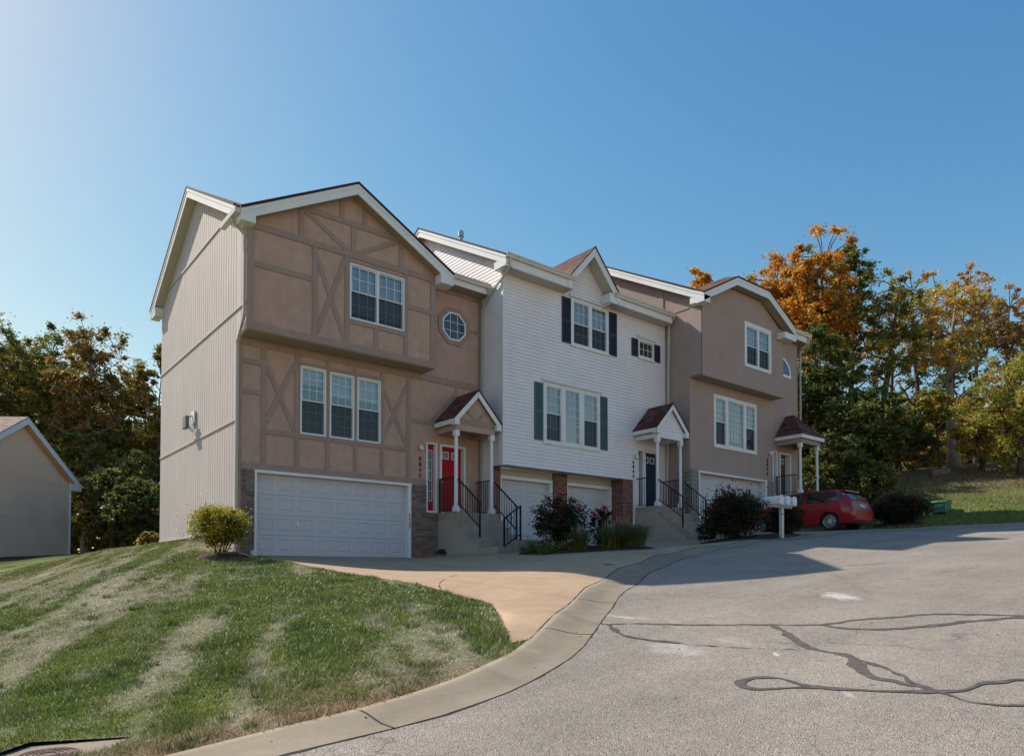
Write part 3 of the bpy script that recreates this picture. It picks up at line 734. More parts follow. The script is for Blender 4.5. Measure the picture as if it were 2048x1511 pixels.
def window(house, y, rect, units, mat, cas=.05, blind='blind', blow=None, proud=.035, back='dark', label=None, opened=0.0):
    """units: (xa, xb, za, zb, zm or None, nx, nz_up, nz_low) glass openings"""
    x0, x1, z0, z1 = rect
    f = MB(); sub_rect(f, y, x0, x1, z0, z1, cas, y - proud, y + .05)
    us = sorted(units)
    for a, b in zip(us[:-1], us[1:]): f.box(a[1], b[0], y - proud, y + .05, z0 + cas, z1 - cas)
    for u in us:
        if u[2] - (z0 + cas) > .01: f.box(u[0], u[1], y - proud + .003, y + .047, z0 + cas, u[2])
        if (z1 - cas) - u[3] > .01: f.box(u[0], u[1], y - proud + .003, y + .047, u[3], z1 - cas)
    if us[0][0] - (x0 + cas) > .01: f.box(x0 + cas, us[0][0], y - proud + .003, y + .047, z0 + cas, z1 - cas)
    if (x1 - cas) - us[-1][1] > .01: f.box(us[-1][1], x1 - cas, y - proud + .003, y + .047, z0 + cas, z1 - cas)
    fr = f.build('window', mat, house, bevel=.004, label=label)
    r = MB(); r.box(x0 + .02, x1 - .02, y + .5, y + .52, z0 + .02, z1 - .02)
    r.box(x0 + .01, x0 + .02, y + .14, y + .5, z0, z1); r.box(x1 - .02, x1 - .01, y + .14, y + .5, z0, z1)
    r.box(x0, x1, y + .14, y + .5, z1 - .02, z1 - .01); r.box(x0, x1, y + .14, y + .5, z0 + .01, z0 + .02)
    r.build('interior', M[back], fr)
    for n, (xa, xb, za, zb, zm, nx, nu, nl) in enumerate(us):
        s = MB()
        if zm:
            sub_rect(s, y, xa, xb, zm - .018, zb, .028, y + .0, y + .03)
            sub_rect(s, y, xa, xb, za + opened, zm + .018 + opened * .0, .028, y + .032, y + .06)
        else: sub_rect(s, y, xa, xb, za, zb, .022, y + .0, y + .03)
        s.build('sash', mat, fr)
        g = MB()
        if zm:
            g.poly([(xa, y + .016, zm), (xb, y + .016, zm), (xb, y + .016, zb), (xa, y + .016, zb)])
            g.poly([(xa, y + .046, za + opened), (xb, y + .046, za + opened), (xb, y + .046, zm), (xa, y + .046, zm)])
        else: g.poly([(xa, y + .016, za), (xb, y + .016, za), (xb, y + .016, zb), (xa, y + .016, zb)])
        g.build('pane', M['glass'], fr)
        q = MB(); mw = .016
        top0 = zm if zm else za
        for k in range(1, nx):
            X = xa + (xb - xa) * k / nx; q.box(X - mw / 2, X + mw / 2, y + .005, y + .013, top0 + .02, zb - .02)
            if zm: q.box(X - mw / 2, X + mw / 2, y + .036, y + .043, za + .02 + opened, zm - .02)
        for k in range(1, nu):
            Z = top0 + (zb - top0) * k / nu; q.box(xa + .02, xb - .02, y + .0065, y + .0115, Z - mw / 2, Z + mw / 2)
        if zm:
            for k in range(1, nl):
                Z = za + (zm - za) * k / nl; q.box(xa + .02, xb - .02, y + .0375, y + .0415, Z - mw / 2, Z + mw / 2)
        q.build('grille', mat, fr)
        if zm:
            k = MB(); k.poly([(xa + .005, y + .024, za), (xb - .005, y + .024, za), (xb - .005, y + .024, zm - .02), (xa + .005, y + .024, zm - .02)])
            k.build('insect_screen', M['screen'], fr)
        zb0 = blow[n] if hasattr(blow, '__len__') else (blow if blow is not None else za)
        Z = zb - .01; bl = MB()
        if blind == 'blind':
            while Z > zb0:
                bl.poly([(xa + .01, y + .10, Z - .045), (xb - .01, y + .10, Z - .045), (xb - .01, y + .125, Z), (xa + .01, y + .125, Z)]); Z -= .042
            if zb0 > za + .05: bl.box(xa + .01, xb - .01, y + .095, y + .13, zb0 - .03, zb0)
        elif blind:
            nst = max(6, int((xb - xa) / .07))
            for k in range(nst):
                xa_ = xa + (xb - xa) * k / nst; xb_ = xa + (xb - xa) * (k + 1) / nst
                bl.poly([(xa_, y + .11 + .03 * (k % 2), zb0), (xb_, y + .11 + .03 * ((k + 1) % 2), zb0), (xb_, y + .11 + .03 * ((k + 1) % 2), zb), (xa_, y + .11 + .03 * (k % 2), zb)])
        if bl.f: bl.build('blind' if blind == 'blind' else 'curtain', M[blind], fr)
    return fr

def garage_door(house, y, x0, x1, z0, z1, rows, colsn, name='garage_door', handle=True):
    """recessed sectional door with pressed panels"""
    d = MB(); rh = (z1 - z0) / rows; cw = (x1 - x0) / colsn
    for r in range(rows):
        za = z0 + r * rh + .004; zb = z0 + (r + 1) * rh - .004
        for c in range(colsn):
            xa = x0 + c * cw; xb = xa + cw
            R = [(xa, xb, za, zb, 0), (xa + .07, xb - .07, za + .09, zb - .09, 0), (xa + .085, xb - .085, za + .100, zb - .100, .014), (xa + .115, xb - .115, za + .130, zb - .130, .014), (xa + .140, xb - .140, za + .155, zb - .155, .002)]
            def rr(t): return [(t[0], y + t[4], t[2]), (t[1], y + t[4], t[2]), (t[1], y + t[4], t[3]), (t[0], y + t[4], t[3])]
            for A, B in zip(R[:-1], R[1:]):
                a = rr(A); b = rr(B)
                for i in range(4): d.poly([a[i], a[(i + 1) % 4], b[(i + 1) % 4], b[i]])
            d.poly(rr(R[-1]))
        if r < rows - 1: d.poly([(x0, y, zb), (x1, y, zb), (x1, y + .022, zb + .004), (x0, y + .022, zb + .004)]); d.poly([(x0, y + .022, zb + .004), (x1, y + .022, zb + .004), (x1, y, zb + .008), (x0, y, zb + .008)])
    o = d.build(name, M['garage'], house)
    s = MB(); s.box(x0, x1, y - .01, y + .02, z0 - .03, z0); s.build('weather_strip', M['black'], o)
    return o
def door_handle(parent, x, y, z):
    h = MB(); h.box(x - .02, x + .02, y - .006, y, z - .03, z + .13); h.tube([(x, y - .002, z), (x, y - .03, z)], .026, 10); h.tube([(x, y - .03, z), (x, y - .045, z)], .012, 8); h.bar((x - .05, y - .05, z), (x + .05, y - .05, z), .014)
    h.tube([(x + .0, y - .002, z + .12), (x, y - .012, z + .12)], .018, 8)
    return h.build('handle', M['metal'], parent)

def column(parent, x, y, z0, z1, w=.11):
    c = MB(); c.tube([(x, y, z0 + .16), (x, y, z1 - .15)], [w * .52, w * .47], 14)
    c.box(x - w * .75, x + w * .75, y - w * .75, y + w * .75, z0, z0 + .10); c.box(x - w * .64, x + w * .64, y - w * .64, y + w * .64, z0 + .10, z0 + .165)
    c.box(x - w * .68, x + w * .68, y - w * .68, y + w * .68, z1 - .16, z1 - .0)
    return c.build('column', M['white'], parent, bevel=.004)

def railing(parent, p, q, hgt=.82, lo=.08, n=7, posts=(0, 0), r=.012):
    """sloping rail with pickets between base points p and q; posts: length below the base at each end"""
    p = Vector(p); q = Vector(q); up = Vector((0, 0, 1)); m = MB()
    m.bar(p + up * hgt, q + up * hgt, .04, .03); m.bar(p + up * lo, q + up * lo, .032, .022)
    for k in range(1, n + 1):
        b = p.lerp(q, k / (n + 1)); m.bar(b + up * (lo + .01), b + up * (hgt - .012), .014)
    for b, e in ((p, posts[0]), (q, posts[1])):
        if e is not None: m.bar(b - up * e, b + up * (hgt + .015), .042)
    return m.build('railing', M['iron'], parent)

def digits(parent, text, x, y, z, dz, size, mat):
    hn = MB(); hn.box(x - .002, x + .002, y - .002, y, z - .01, z + .01)
    root = None
    for k, ch in enumerate(text):
        cu = bpy.data.curves.new('digit', 'FONT'); cu.body = ch; cu.size = size; cu.extrude = .008; cu.align_x = 'CENTER'; cu.align_y = 'CENTER'; cu.offset = size * .03
        tmp = bpy.data.objects.new('tmp', cu); col_link(tmp)
        me = bpy.data.meshes.new_from_object(tmp.evaluated_get(bpy.context.evaluated_depsgraph_get()))
        bpy.data.objects.remove(tmp); me.materials.clear(); me.materials.append(mat)
        o = bpy.data.objects.new('house_number_digit', me); col_link(o); o.parent = parent
        rl = root_loc(parent); o.location = Vector((x, y - .012, z - k * dz)) - rl; o.rotation_euler = (math.radians(90), 0, 0); o.scale = (.8, 1, 1)

def wall_lamp(parent, x, y, z):
    m = MB(); m.tube([(x, y, z + .06), (x, y - .015, z + .06)], .05, 12); m.bar((x, y - .015, z + .07), (x, y - .10, z + .08), .014)
    m.tube([(x, y - .10, z + .11), (x, y - .10, z + .075)], [.018, .062], 10)
    o = m.build('wall_lamp', M['white'], parent)
    g = MB(); g.tube([(x, y - .10, z + .075), (x, y - .10, z - .02), (x, y - .10, z - .05)], [.05, .062, .03], 10); g.build('lamp_glass', M['lamp'], o)

def shutter(house, y, x0, x1, z0, z1, mat):
    m = MB(); m.box(x0, x1, y - .022, y - .012, z0, z1); sub_rect(m, y, x0, x1, z0, z1, .045, y - .038, y - .022)
    zm = (z0 + z1) / 2; m.box(x0 + .045, x1 - .045, y - .037, y - .022, zm - .03, zm + .03)
    z = z0 + .06
    while z < z1 - .07:
        if abs(z + .02 - zm) > .05: m.poly([(x0 + .045, y - .034, z), (x1 - .045, y - .034, z), (x1 - .045, y - .024, z + .034), (x0 + .045, y - .024, z + .034)])
        z += .036
    return m.build('shutter', mat, house)

def gutter(house, y, x0, x1, z, name='gutter'):
    m = MB(); m.prism([(y, z), (y - .13, z), (y - .125, z - .035), (y - .10, z - .06), (y - .085, z - .12), (y, z - .12), (y, z - .1), (y - .07, z - .1), (y - .08, z - .02), (y, z - .02)], 'X', x0, x1)
    return m.build(name, M['gutter'], house)

def steps(house, x0, x1, yf, yl, yb, ztop, zbot, n, mat, wallx=None):
    """landing from yl to yb at ztop, n treads down to yf (towards -Y)"""
    m = MB(); poly = [(yb, zbot - .4), (yb, ztop), (yl, ztop)]
    rise = (ztop - zbot) / (n + 1); run = (yl - yf) / n
    y = yl; z = ztop
    for k in range(n):
        z -= rise; poly += [(y, z)]; y -= run; poly += [(y, z)]
    poly += [(yf, zbot - .4)]
    m.prism(poly, 'X', x0, x1)
    return m.build('steps', mat, house, bevel=.006)

def rake_set(house, p, q, out, over, h=.26, t=.03, sof='cream', facia='white'):
    """fascia board with trim and soffit from p to q (outer top edges); out = outward unit vector"""
    p = Vector(p); q = Vector(q); out = Vector(out); m = MB()
    m.board(p, q, h, -out * t); m.board(p + out * .016, q + out * .016, .085, -out * .016)
    m.build('fascia', M[facia], house)
    s = MB(); dn = Vector((0, 0, -(h - .03)))
    s.slab([p + dn - out * t, q + dn - out * t, q + dn - out * over, p + dn - out * over], (0, 0, .012)); s.build('soffit', M[sof], house)

# ------------------------------------------------------------ townhouse 1 (half-timbered)
h1o = thing('townhouse', 'pink-tan half-timbered end townhouse with red front door and octagonal window', 'townhouse', (5.62, 17.6, .4), 'attached townhouses stepping up the hill')
wl = MB(); DOOR1 = [(11.02, 11.40, 1.77, 3.83), (11.50, 12.42, 1.77, 3.82)]
W1 = (7.19, 7.90, 3.59, 5.37); W2 = (8.0, 8.71, 3.59, 5.35); W3 = (8.80, 9.515, 3.59, 5.35)
G1 = (6.05, 10.50, .0, 2.55)
flat_wall(wl, 'front', 17.6, [(5.63, .1), (13.0, .1), (13.0, 8.62), (5.63, 8.62)], [W1, W2, W3, G1] + DOOR1, .3)
wl.build('wall', M['stucco1'], h1o)
ub = MB(); UW = (8.26, 9.90, 6.66, 8.13)
gz = lambda x: 10.15 - .23 - .535 * abs(x - 8.34)
flat_wall(ub, 'front', 16.98, [(5.63, 5.84), (10.9, 5.84), (10.9, gz(10.9)), (8.34, gz(8.34)), (5.63, gz(5.63))], [UW], .14)
ub.poly([(10.9, 16.98, 5.84), (10.9, 17.6, 5.84), (10.9, 17.6, 8.7), (10.9, 16.98, 8.7)])
ub.build('upper_bay', M['stucco1'], h1o)
m = MB(); m.box(5.63, 10.9, 16.985, 17.6, 5.80, 5.838); m.build('bay_soffit', M['soffit'], h1o)
# grooved side wall, rear part flares
sw = MB(); rz = lambda y: (11.05 - .527 * abs(y - 21.4)) - .25
groove_wall(sw, 'left', 5.62, [(17.58, 1.03), (25.35, 1.03), (25.35, rz(25.35)), (21.4, rz(21.4)), (17.58, rz(17.58))])
groove_wall(sw, 'left', 5.62, [(16.98, 5.84), (17.58, 5.84), (17.58, rz(17.58)), (16.98, rz(16.98) - .02)])
sw.box(5.625, 5.70, 16.99, 17.58, 5.85, 8.4)
sw.box(5.64, 5.9, 25.2, 25.34, .6, 8.7)
sw.build('side_wall', M['t111'], h1o)
m = MB()
for z, a, b in ((9.08, 18.3, 24.6), (6.49, 17.05, 25.35), (3.77, 17.62, 25.35), (1.03, 17.62, 25.35)):
    m.box(5.592, 5.62, a, b, z - .03, z + .03)
m.each('side_batten', M['t111'], h1o)
m = MB(); m.box(5.66, 5.9, 17.62, 25.3, .2, 1.0); m.build('foundation', M['conc_wall'], h1o)
# timber boards
tb = MB()
def bd(x0, z0, x1, z1, y, w, pr=.026):
    p = Vector((x0, 0, z0)); q = Vector((x1, 0, z1)); a = (q - p).normalized(); n = Vector((-a.z, 0, a.x)) * w / 2
    f = Vector((0, y, 0))
    tb.slab([p + n + f, q + n + f, q - n + f, p - n + f], (0, -pr, 0))
def hb(x0, x1, z0, z1, y, pr=.030): tb.box(x0, x1, y - pr, y - .001, z0, z1)
def vb(x0, x1, z0, z1, y, pr=.027): tb.box(x0, x1, y - pr, y - .001, z0, z1)
yU = 16.98; yL = 17.6
hb(5.60, 10.92, 5.82, 6.0, yU, .036); hb(5.60, 10.91, 8.27, 8.43, yU, .032); vb(5.60, 5.76, 6.0, 8.50, yU, .034); vb(10.76, 10.915, 6.0, 8.27, yU, .034)
hb(5.76, 7.25, 7.36, 7.50, yU); vb(7.24, 7.38, 6.0, 8.27, yU); vb(8.13, 8.265, 6.0, 8.27, yU); hb(8.265, 9.90, 6.54, 6.665, yU); vb(8.98, 9.11, 6.0, 6.54, yU)
hb(8.265, 9.9, 8.125, 8.205, yU); vb(8.99, 9.10, 8.205, 8.27, yU); vb(9.89, 10.02, 6.0, 8.27, yU); hb(10.02, 10.76, 7.33, 7.46, yU)
bd(7.37, 8.0, 8.15, 6.02, yU, .12, .020); bd(7.37, 6.12, 8.15, 8.22, yU, .12, .0225)
vb(6.88, 7.01, 8.43, 9.12, yU); vb(8.31, 8.44, 8.43, 9.11, yU); hb(6.98, 9.72, 9.11, 9.24, yU); vb(9.73, 9.85, 8.43, 9.14, yU); vb(7.98, 8.10, 9.24, 9.76, yU); vb(8.64, 8.76, 9.24, 9.74, yU)
bd(7.03, 9.12, 8.22, 8.44, yU, .12, .020); bd(8.50, 8.44, 9.74, 9.14, yU, .12, .020)
hb(5.60, 13.0, 5.62, 5.80, yL); vb(5.595, 5.70, .45, 5.62, yL, .034); hb(5.70, 6.20, 5.17, 5.29, yL); hb(5.70, 6.20, 4.42, 4.54, yL); vb(6.19, 6.31, 2.72, 5.62, yL)
bd(6.31, 5.2, 7.06, 3.62, yL, .115, .020); bd(6.31, 3.78, 7.06, 5.38, yL, .115, .0225)
hb(6.31, 7.05, 3.48, 3.60, yL); hb(7.16, 9.53, 3.47, 3.585, yL, .029); vb(7.05, 7.17, 2.72, 5.62, yL); vb(7.90, 8.0, 2.72, 3.47, yL); vb(8.70, 8.80, 2.72, 3.47, yL); vb(9.52, 9.63, 2.72, 5.62, yL)
vb(7.902, 7.998, 3.585, 5.62, yL, .024); vb(8.712, 8.798, 3.585, 5.62, yL, .024); hb(7.17, 9.52, 5.375, 5.46, yL, .029)
bd(9.63, 5.12, 10.36, 3.62, yL, .115, .020); bd(9.63, 3.82, 10.36, 5.36, yL, .115, .0225); vb(10.35, 10.48, 2.72, 5.62, yL); hb(9.63, 10.35, 3.47, 3.59, yL)
hb(5.70, 11.0, 2.55, 2.72, yL, .036); hb(10.48, 11.32, 4.34, 4.46, yL); bd(11.2, 4.44, 12.12, 5.44, yL, .13, .021); vb(12.04, 12.15, 5.36, 5.62, yL)
vb(12.90, 13.0, 1.76, 5.62, yL, .031); vb(12.90, 13.0, 5.80, 8.5, yL, .031); hb(10.92, 12.90, 8.38, 8.5, yL)
hb(10.92, 11.5, 7.38, 7.47, yL, .022); hb(12.5, 12.9, 7.38, 7.47, yL, .022)
oc = lambda r, ry: [(11.98 + r * math.cos(math.radians(22.5 + 45 * k)), 7.42 + ry * math.sin(math.radians(22.5 + 45 * k))) for k in range(8)]
def ring(mb, A, B, ya, yb):
    n = len(A)
    for i in range(n):
        j = (i + 1) % n
        mb.add([(A[i][0], ya, A[i][1]), (A[j][0], ya, A[j][1]), (B[j][0], ya, B[j][1]), (B[i][0], ya, B[i][1]), (A[i][0], yb, A[i][1]), (A[j][0], yb, A[j][1]), (B[j][0], yb, B[j][1]), (B[i][0], yb, B[i][1])],
               [(0, 1, 2, 3), (0, 4, 5, 1), (3, 2, 6, 7)])
ring(tb, oc(.60, .60), oc(.455, .455), yL - .034, yL)
tb.build('timber_boards', M['timber'], h1o)
# octagon window
o = MB(); ring(o, oc(.456, .456), oc(.405, .405), yL - .045, yL); ow = o.build('window', M['white'], h1o, label='octagonal window in a brown board surround')
o = MB(); o.prism(oc(.41, .41), 'Y', yL - .012, yL - .004); o.build('pane', M['dglass'], ow)
o = MB()
for s in (-.13, .13):
    o.box(11.98 + s - .008, 11.98 + s + .008, yL - .024, yL - .0125, 7.05, 7.79); o.box(11.61, 12.35, yL - .022, yL - .0125, 7.42 + s - .008, 7.42 + s + .008)
o.build('grille', M['white'], ow)
window(h1o, 16.98, UW, [(8.31, 9.05, 6.71, 8.08, 7.42, 3, 2, 2), (9.11, 9.85, 6.71, 8.08, 7.42, 3, 2, 2)], M['white'], .045, blow=6.9)
for r_, bw_ in ((W1, 4.95), (W2, 4.75), (W3, 4.75)):
    window(h1o, 17.6, r_, [(r_[0] + .045, r_[1] - .045, r_[2] + .045, r_[3] - .045, 4.49, 3, 3, 3)], M['white'], .045, blow=bw_)
# brick around garage and under the porch
m = MB(); m.box(5.70, 6.05, 17.57, 17.6, .2, 2.55); m.box(10.50, 11.02, 17.57, 17.6, .2, 2.55); m.box(11.02, 11.43, 17.572, 17.598, .2, 1.76)
m.each('brick_facing', M['brown_brick'], h1o)
gd = garage_door(h1o, 17.74, 6.09, 10.40, .44, 2.50, 4, 8)
door_handle(gd, 7.22, 17.74, 1.20)
m = MB(); m.box(6.03, 10.52, 17.545, 17.72, 2.49, 2.56); m.box(6.035, 6.09, 17.55, 17.78, .43, 2.49); m.box(10.40, 10.50, 17.55, 17.78, .43, 2.49)
gf = m.build('garage_frame', M['white'], h1o, bevel=.005)
m = MB(); m.box(10.42, 10.48, 17.515, 17.55, 1.50, 1.72); m.box(10.43, 10.47, 17.52, 17.55, 1.28, 1.47); m.build('keypad', M['metal'], gf)
m = MB(); m.box(6.09, 10.40, 18.2, 18.25, .2, 2.6); m.build('garage_interior', M['dark'], h1o)
# doors
def front_door(house, y, x0, x1, z0, z1, mat, jamb=.06, rec=.16, lites=True, name='front_door'):
    f = MB(); f.box(x0, x1, y - .02, y + rec + .04, z1 - jamb, z1); f.box(x0, x0 + jamb, y - .02, y + rec + .04, z0, z1 - jamb); f.box(x1 - jamb, x1, y - .02, y + rec + .04, z0, z1 - jamb)
    fr = f.build('door_frame', M['white'], house, bevel=.004)
    a = x0 + jamb; b = x1 - jamb; yy = y + rec; w = b - a
    d = MB(); d.box(a, b, yy, yy + .04, z0 + .03, z1 - jamb)
    for (p, q, s, t) in ((.12, .46, .10, .36), (.54, .88, .10, .36), (.12, .46, .42, .78), (.54, .88, .42, .78)):
        hh = z1 - z0; sub_rect(d, yy, a + w * p, a + w * q, z0 + hh * s, z0 + hh * t, .02, yy - .006, yy)
    dr = d.build(name, mat, house)
    m_ = MB(); m_.box(a, b, y - .03, yy + .05, z0 - .01, z0 + .03); m_.build('threshold', M['metal'], dr)
    for p, q in ((.14, .44), (.56, .86)):
        m_ = MB(); sub_rect(m_, yy, a + w * p, a + w * q, z1 - jamb - .34, z1 - jamb - .12, .025, yy - .018, yy); m_.build('lite_frame', M['white'], dr)
        m_ = MB(); m_.box(a + w * p + .02, a + w * q - .02, yy - .008, yy - .002, z1 - jamb - .32, z1 - jamb - .14); m_.build('pane', M['dglass'], dr)
    m_ = MB(); m_.tube([(a + .07, yy, z0 + .95), (a + .07, yy - .06, z0 + .95)], .028, 10); m_.build('handle', M['metal'], dr)
    return dr
def sidelight(house, y, x0, x1, z0, z1, mat, rec=.14, gl=(.16, .72)):
    f = MB(); sub_rect(f, y, x0, x1, z0, z1, .05, y - .02, y + rec + .03); fr = f.build('sidelight', M['white'], house, bevel=.004)
    a = x0 + .05; b = x1 - .05; yy = y + rec
    m_ = MB(); m_.box(a, b, yy, yy + .03, z0 + .05, z1 - .05); m_.build('panel', mat, fr)
    ga = a + .04; gb = b - .04; g0 = z0 + .35; g1 = z1 - .2
    m_ = MB(); sub_rect(m_, yy, ga, gb, g0, g1, .022, yy - .016, yy)
    for k in range(1, 5): m_.box(ga + .02, gb - .02, yy - .014, yy - .004, g0 + (g1 - g0) * k / 5 - .008, g0 + (g1 - g0) * k / 5 + .008)
    m_.build('lite_frame', M['white'], fr)
    m_ = MB(); m_.box(ga + .02, gb - .02, yy - .006, yy - .001, g0, g1); m_.build('pane', M['dglass'], fr)
front_door(h1o, 17.6, 11.50, 12.42, 1.77, 3.82, M['red'])
sidelight(h1o, 17.6, 11.02, 11.40, 1.77, 3.83, M['red'])
wall_lamp(h1o, 10.81, 17.6, 3.60); digits(h1o, '6842', 10.81, 17.6, 3.31, .162, .165, M['black'])
# roofs
def shingle_slab(house, pts, t=.05, mat='shingle', name='roof', nd=None):
    m_ = MB(); m_.slab(pts, (0, 0, -t)); return m_.build(name, M[mat], house)
def drip(house, segs):
    m_ = MB()
    for p, q, out in segs:
        p = Vector(p); q = Vector(q); o_ = Vector(out); m_.board(p + Vector((0, 0, .012)) + o_ * .03, q + Vector((0, 0, .012)) + o_ * .03, .05, -o_ * .05)
    return m_.build('roof_edge', M['drip'], house)
def zr1(y): return 11.05 - .527 * abs(y - 21.4)
a, b = 5.35, 13.02
yv = 21.4 - (11.05 - 10.15) / .527
ey = 17.12
xm = 8.34 - (10.15 - zr1(ey)) / .535; xp = 8.34 + (10.15 - zr1(ey)) / .535
shingle_slab(h1o, [(a, ey, zr1(ey)), (xm, ey, zr1(ey)), (8.34, yv, 10.15), (xp, ey, zr1(ey)), (b, ey, zr1(ey)), (b, 21.4, 11.05), (a, 21.4, 11.05)])
shingle_slab(h1o, [(a, 21.4, 11.05), (b, 21.4, 11.05), (b, 25.8, zr1(25.8)), (a, 25.8, zr1(25.8))])
gy = 16.64
def gr(s, x): return (x, gy, 10.15 - .535 * abs(x - 8.34))
shingle_slab(h1o, [(5.35, gy, 8.55), (8.34, gy, 10.15), (8.34, yv, 10.15), (xm, ey, zr1(ey)), (5.35, ey - .05, 8.55)])
shingle_slab(h1o, [(11.33, gy, 8.55), (8.34, gy, 10.15), (8.34, yv, 10.15), (xp, ey, zr1(ey)), (11.33, ey - .05, 8.55)])
dn = Vector((0, 0, -.05))
rake_set(h1o, Vector((5.36, ey, zr1(ey))) + dn, Vector((5.36, 21.4, 11.05)) + dn, (-1, 0, 0), .26)
rake_set(h1o, Vector((5.36, 25.78, zr1(25.78))) + dn, Vector((5.36, 21.4, 11.05)) + dn, (-1, 0, 0), .26)
rake_set(h1o, Vector((5.36, gy + .01, 8.55)) + dn, Vector((8.34, gy + .01, 10.15)) + dn, (0, -1, 0), .34, sof='soffit')
rake_set(h1o, Vector((11.32, gy + .01, 8.55)) + dn, Vector((8.34, gy + .01, 10.15)) + dn, (0, -1, 0), .34, sof='soffit')
drip(h1o, [((5.36, ey, zr1(ey)), (5.36, 21.4, 11.05), (-1, 0, 0)), ((5.36, 25.8, zr1(25.8)), (5.36, 21.4, 11.05), (-1, 0, 0)), ((5.34, gy, 8.55), (8.34, gy, 10.15), (0, -1, 0)), ((11.34, gy, 8.55), (8.34, gy, 10.15), (0, -1, 0))])
m = MB(); m.box(5.352, 5.70, 16.645, 16.99, 8.24, 8.49); m.box(5.372, 5.62, 16.99, 17.35, 8.32, 8.62); m.box(10.90, 11.34, 16.645, 17.10, 8.20, 8.47)
m.box(5.37, 5.63, 25.2, 25.78, 8.42, 8.70); m.each('cornice_return', M['white'], h1o, bevel=.005)
m = MB(); m.box(11.34, 13.0, 17.14, 17.17, 8.50, 8.74); m.build('eave_fascia', M['white'], h1o)
m = MB(); m.box(11.34, 13.0, 17.17, 17.6, 8.50, 8.515); m.build('eave_soffit', M['soffit'], h1o)
gutter(h1o, 17.14, 11.42, 12.98, 8.79); gutter(h1o, 16.99, 0, 0, 0) if False else None
m = MB(); m.box(5.22, 5.345, 16.66, 17.80, 8.40, 8.50); m.box(5.22, 5.24, 16.66, 17.80, 8.50, 8.525); m.build('gutter', M['gutter'], h1o)
def downspout(house, pts, w=.065, mat='downspout'):
    m_ = MB()
    for p, q in zip(pts[:-1], pts[1:]):
        d_ = (Vector(q) - Vector(p)).normalized() * .02; m_.bar(Vector(p) - d_, Vector(q) + d_, w, w * .8)
    return m_.build('downspout', M[mat], house)
downspout(h1o, [(5.28, 17.05, 8.42), (5.30, 17.05, 8.34), (5.57, 17.03, 8.08), (5.57, 17.03, 6.15), (5.57, 17.52, 5.62), (5.57, 17.52, .62), (5.52, 17.45, .50)])
downspout(h1o, [(12.93, 17.08, 8.68), (12.93, 17.08, 8.5), (12.97, 17.5, 8.15), (12.97, 17.52, 2.75), (12.86, 17.3, 2.60), (12.86, 17.3, 1.78)])
# porch canopy (gable)
def canopy(house, xc, hw, yf, yw, zp, ze, beamz, cols, timber, wallmat, ybeam):
    root = MB(); sl = (zp - ze) / hw
    for s in (-1, 1):
        root.slab([(xc + s * hw, yf, ze), (xc, yf, zp), (xc, yw, zp), (xc + s * hw, yw, ze)], (0, 0, -.035))
    cn = root.build('porch_roof', M['shingle'], house)
    m_ = MB()
    for s in (-1, 1):
        p = Vector((xc + s * hw, yf + .01, ze - .03)); q = Vector((xc, yf + .01, zp - .03)); m_.board(p, q, .19, (0, .03, 0))
        m_.box(xc + s * hw - (.0 if s < 0 else .17), xc + s * hw + (.17 if s < 0 else .0), yf + .005, yf + .20, ze - .21, ze - .04)
        m_.box(xc + s * hw - (.0 if s < 0 else .025), xc + s * hw + (.025 if s < 0 else 0), yf + .2, yw, ze - .17, ze - .035)
    m_.build('fascia', M['white'], cn, bevel=.004)
    m_ = MB()
    for s in (-1, 1):
        p = Vector((xc + s * (hw + .01), yf, ze - .01)); q = Vector((xc, yf, zp - .01)); m_.board(p + Vector((0, -.012, .02)), q + Vector((0, -.012, .02)), .045, (0, .03, 0))
    m_.build('roof_edge', M['drip'], cn)
    m_ = MB(); zt = lambda x: zp - .16 - sl * abs(x - xc); w_in = hw - .1
    poly = [(xc - w_in, beamz[1]), (xc + w_in, beamz[1]), (xc + w_in, zt(xc + w_in)), (xc, zt(xc)), (xc - w_in, zt(xc - w_in))]
    if wallmat == 'siding': lap_wall(m_, 'front', yf + .13, poly)
    else: flat_wall(m_, 'front', yf + .13, poly)
    m_.build('gable_panel', M[wallmat], cn)
    m_ = MB(); xa, xb = cols[0][0] - .07, cols[1][0] + .07
    m_.box(xa, xb, ybeam - .07, ybeam + .07, *beamz); m_.box(xa, xa + .14, ybeam + .07, yw, *beamz); m_.box(xb - .14, xb, ybeam + .07, yw, *beamz)
    m_.box(xa + .14, xb - .14, ybeam + .07, yw, beamz[1] - .03, beamz[1] - .015); m_.build('beam', M['white' if wallmat == 'siding' else wallmat], cn)
    if timber:
        global tb
        tb = MB(); yy = yf + .13
        hb(xc - w_in + .06, xc + w_in - .06, beamz[1], beamz[1] + .16, yy, .02); bd(xc - .04, beamz[1] + .14, xc - .42, beamz[1] + .52, yy, .10, .014); bd(xc + .04, beamz[1] + .14, xc + .42, beamz[1] + .52, yy, .10, .016)
        tb.build('timber_boards', M['timber'], cn)
    for x, y, z0 in cols: column(house, x, y, z0, beamz[0])
    return cn
canopy(h1o, 12.11, .84, 16.48, 17.56, 5.32, 4.42, (4.08, 4.27), [(11.45, 16.68, 1.75), (12.72, 16.68, 1.75)], True, 'stucco1', 16.68)
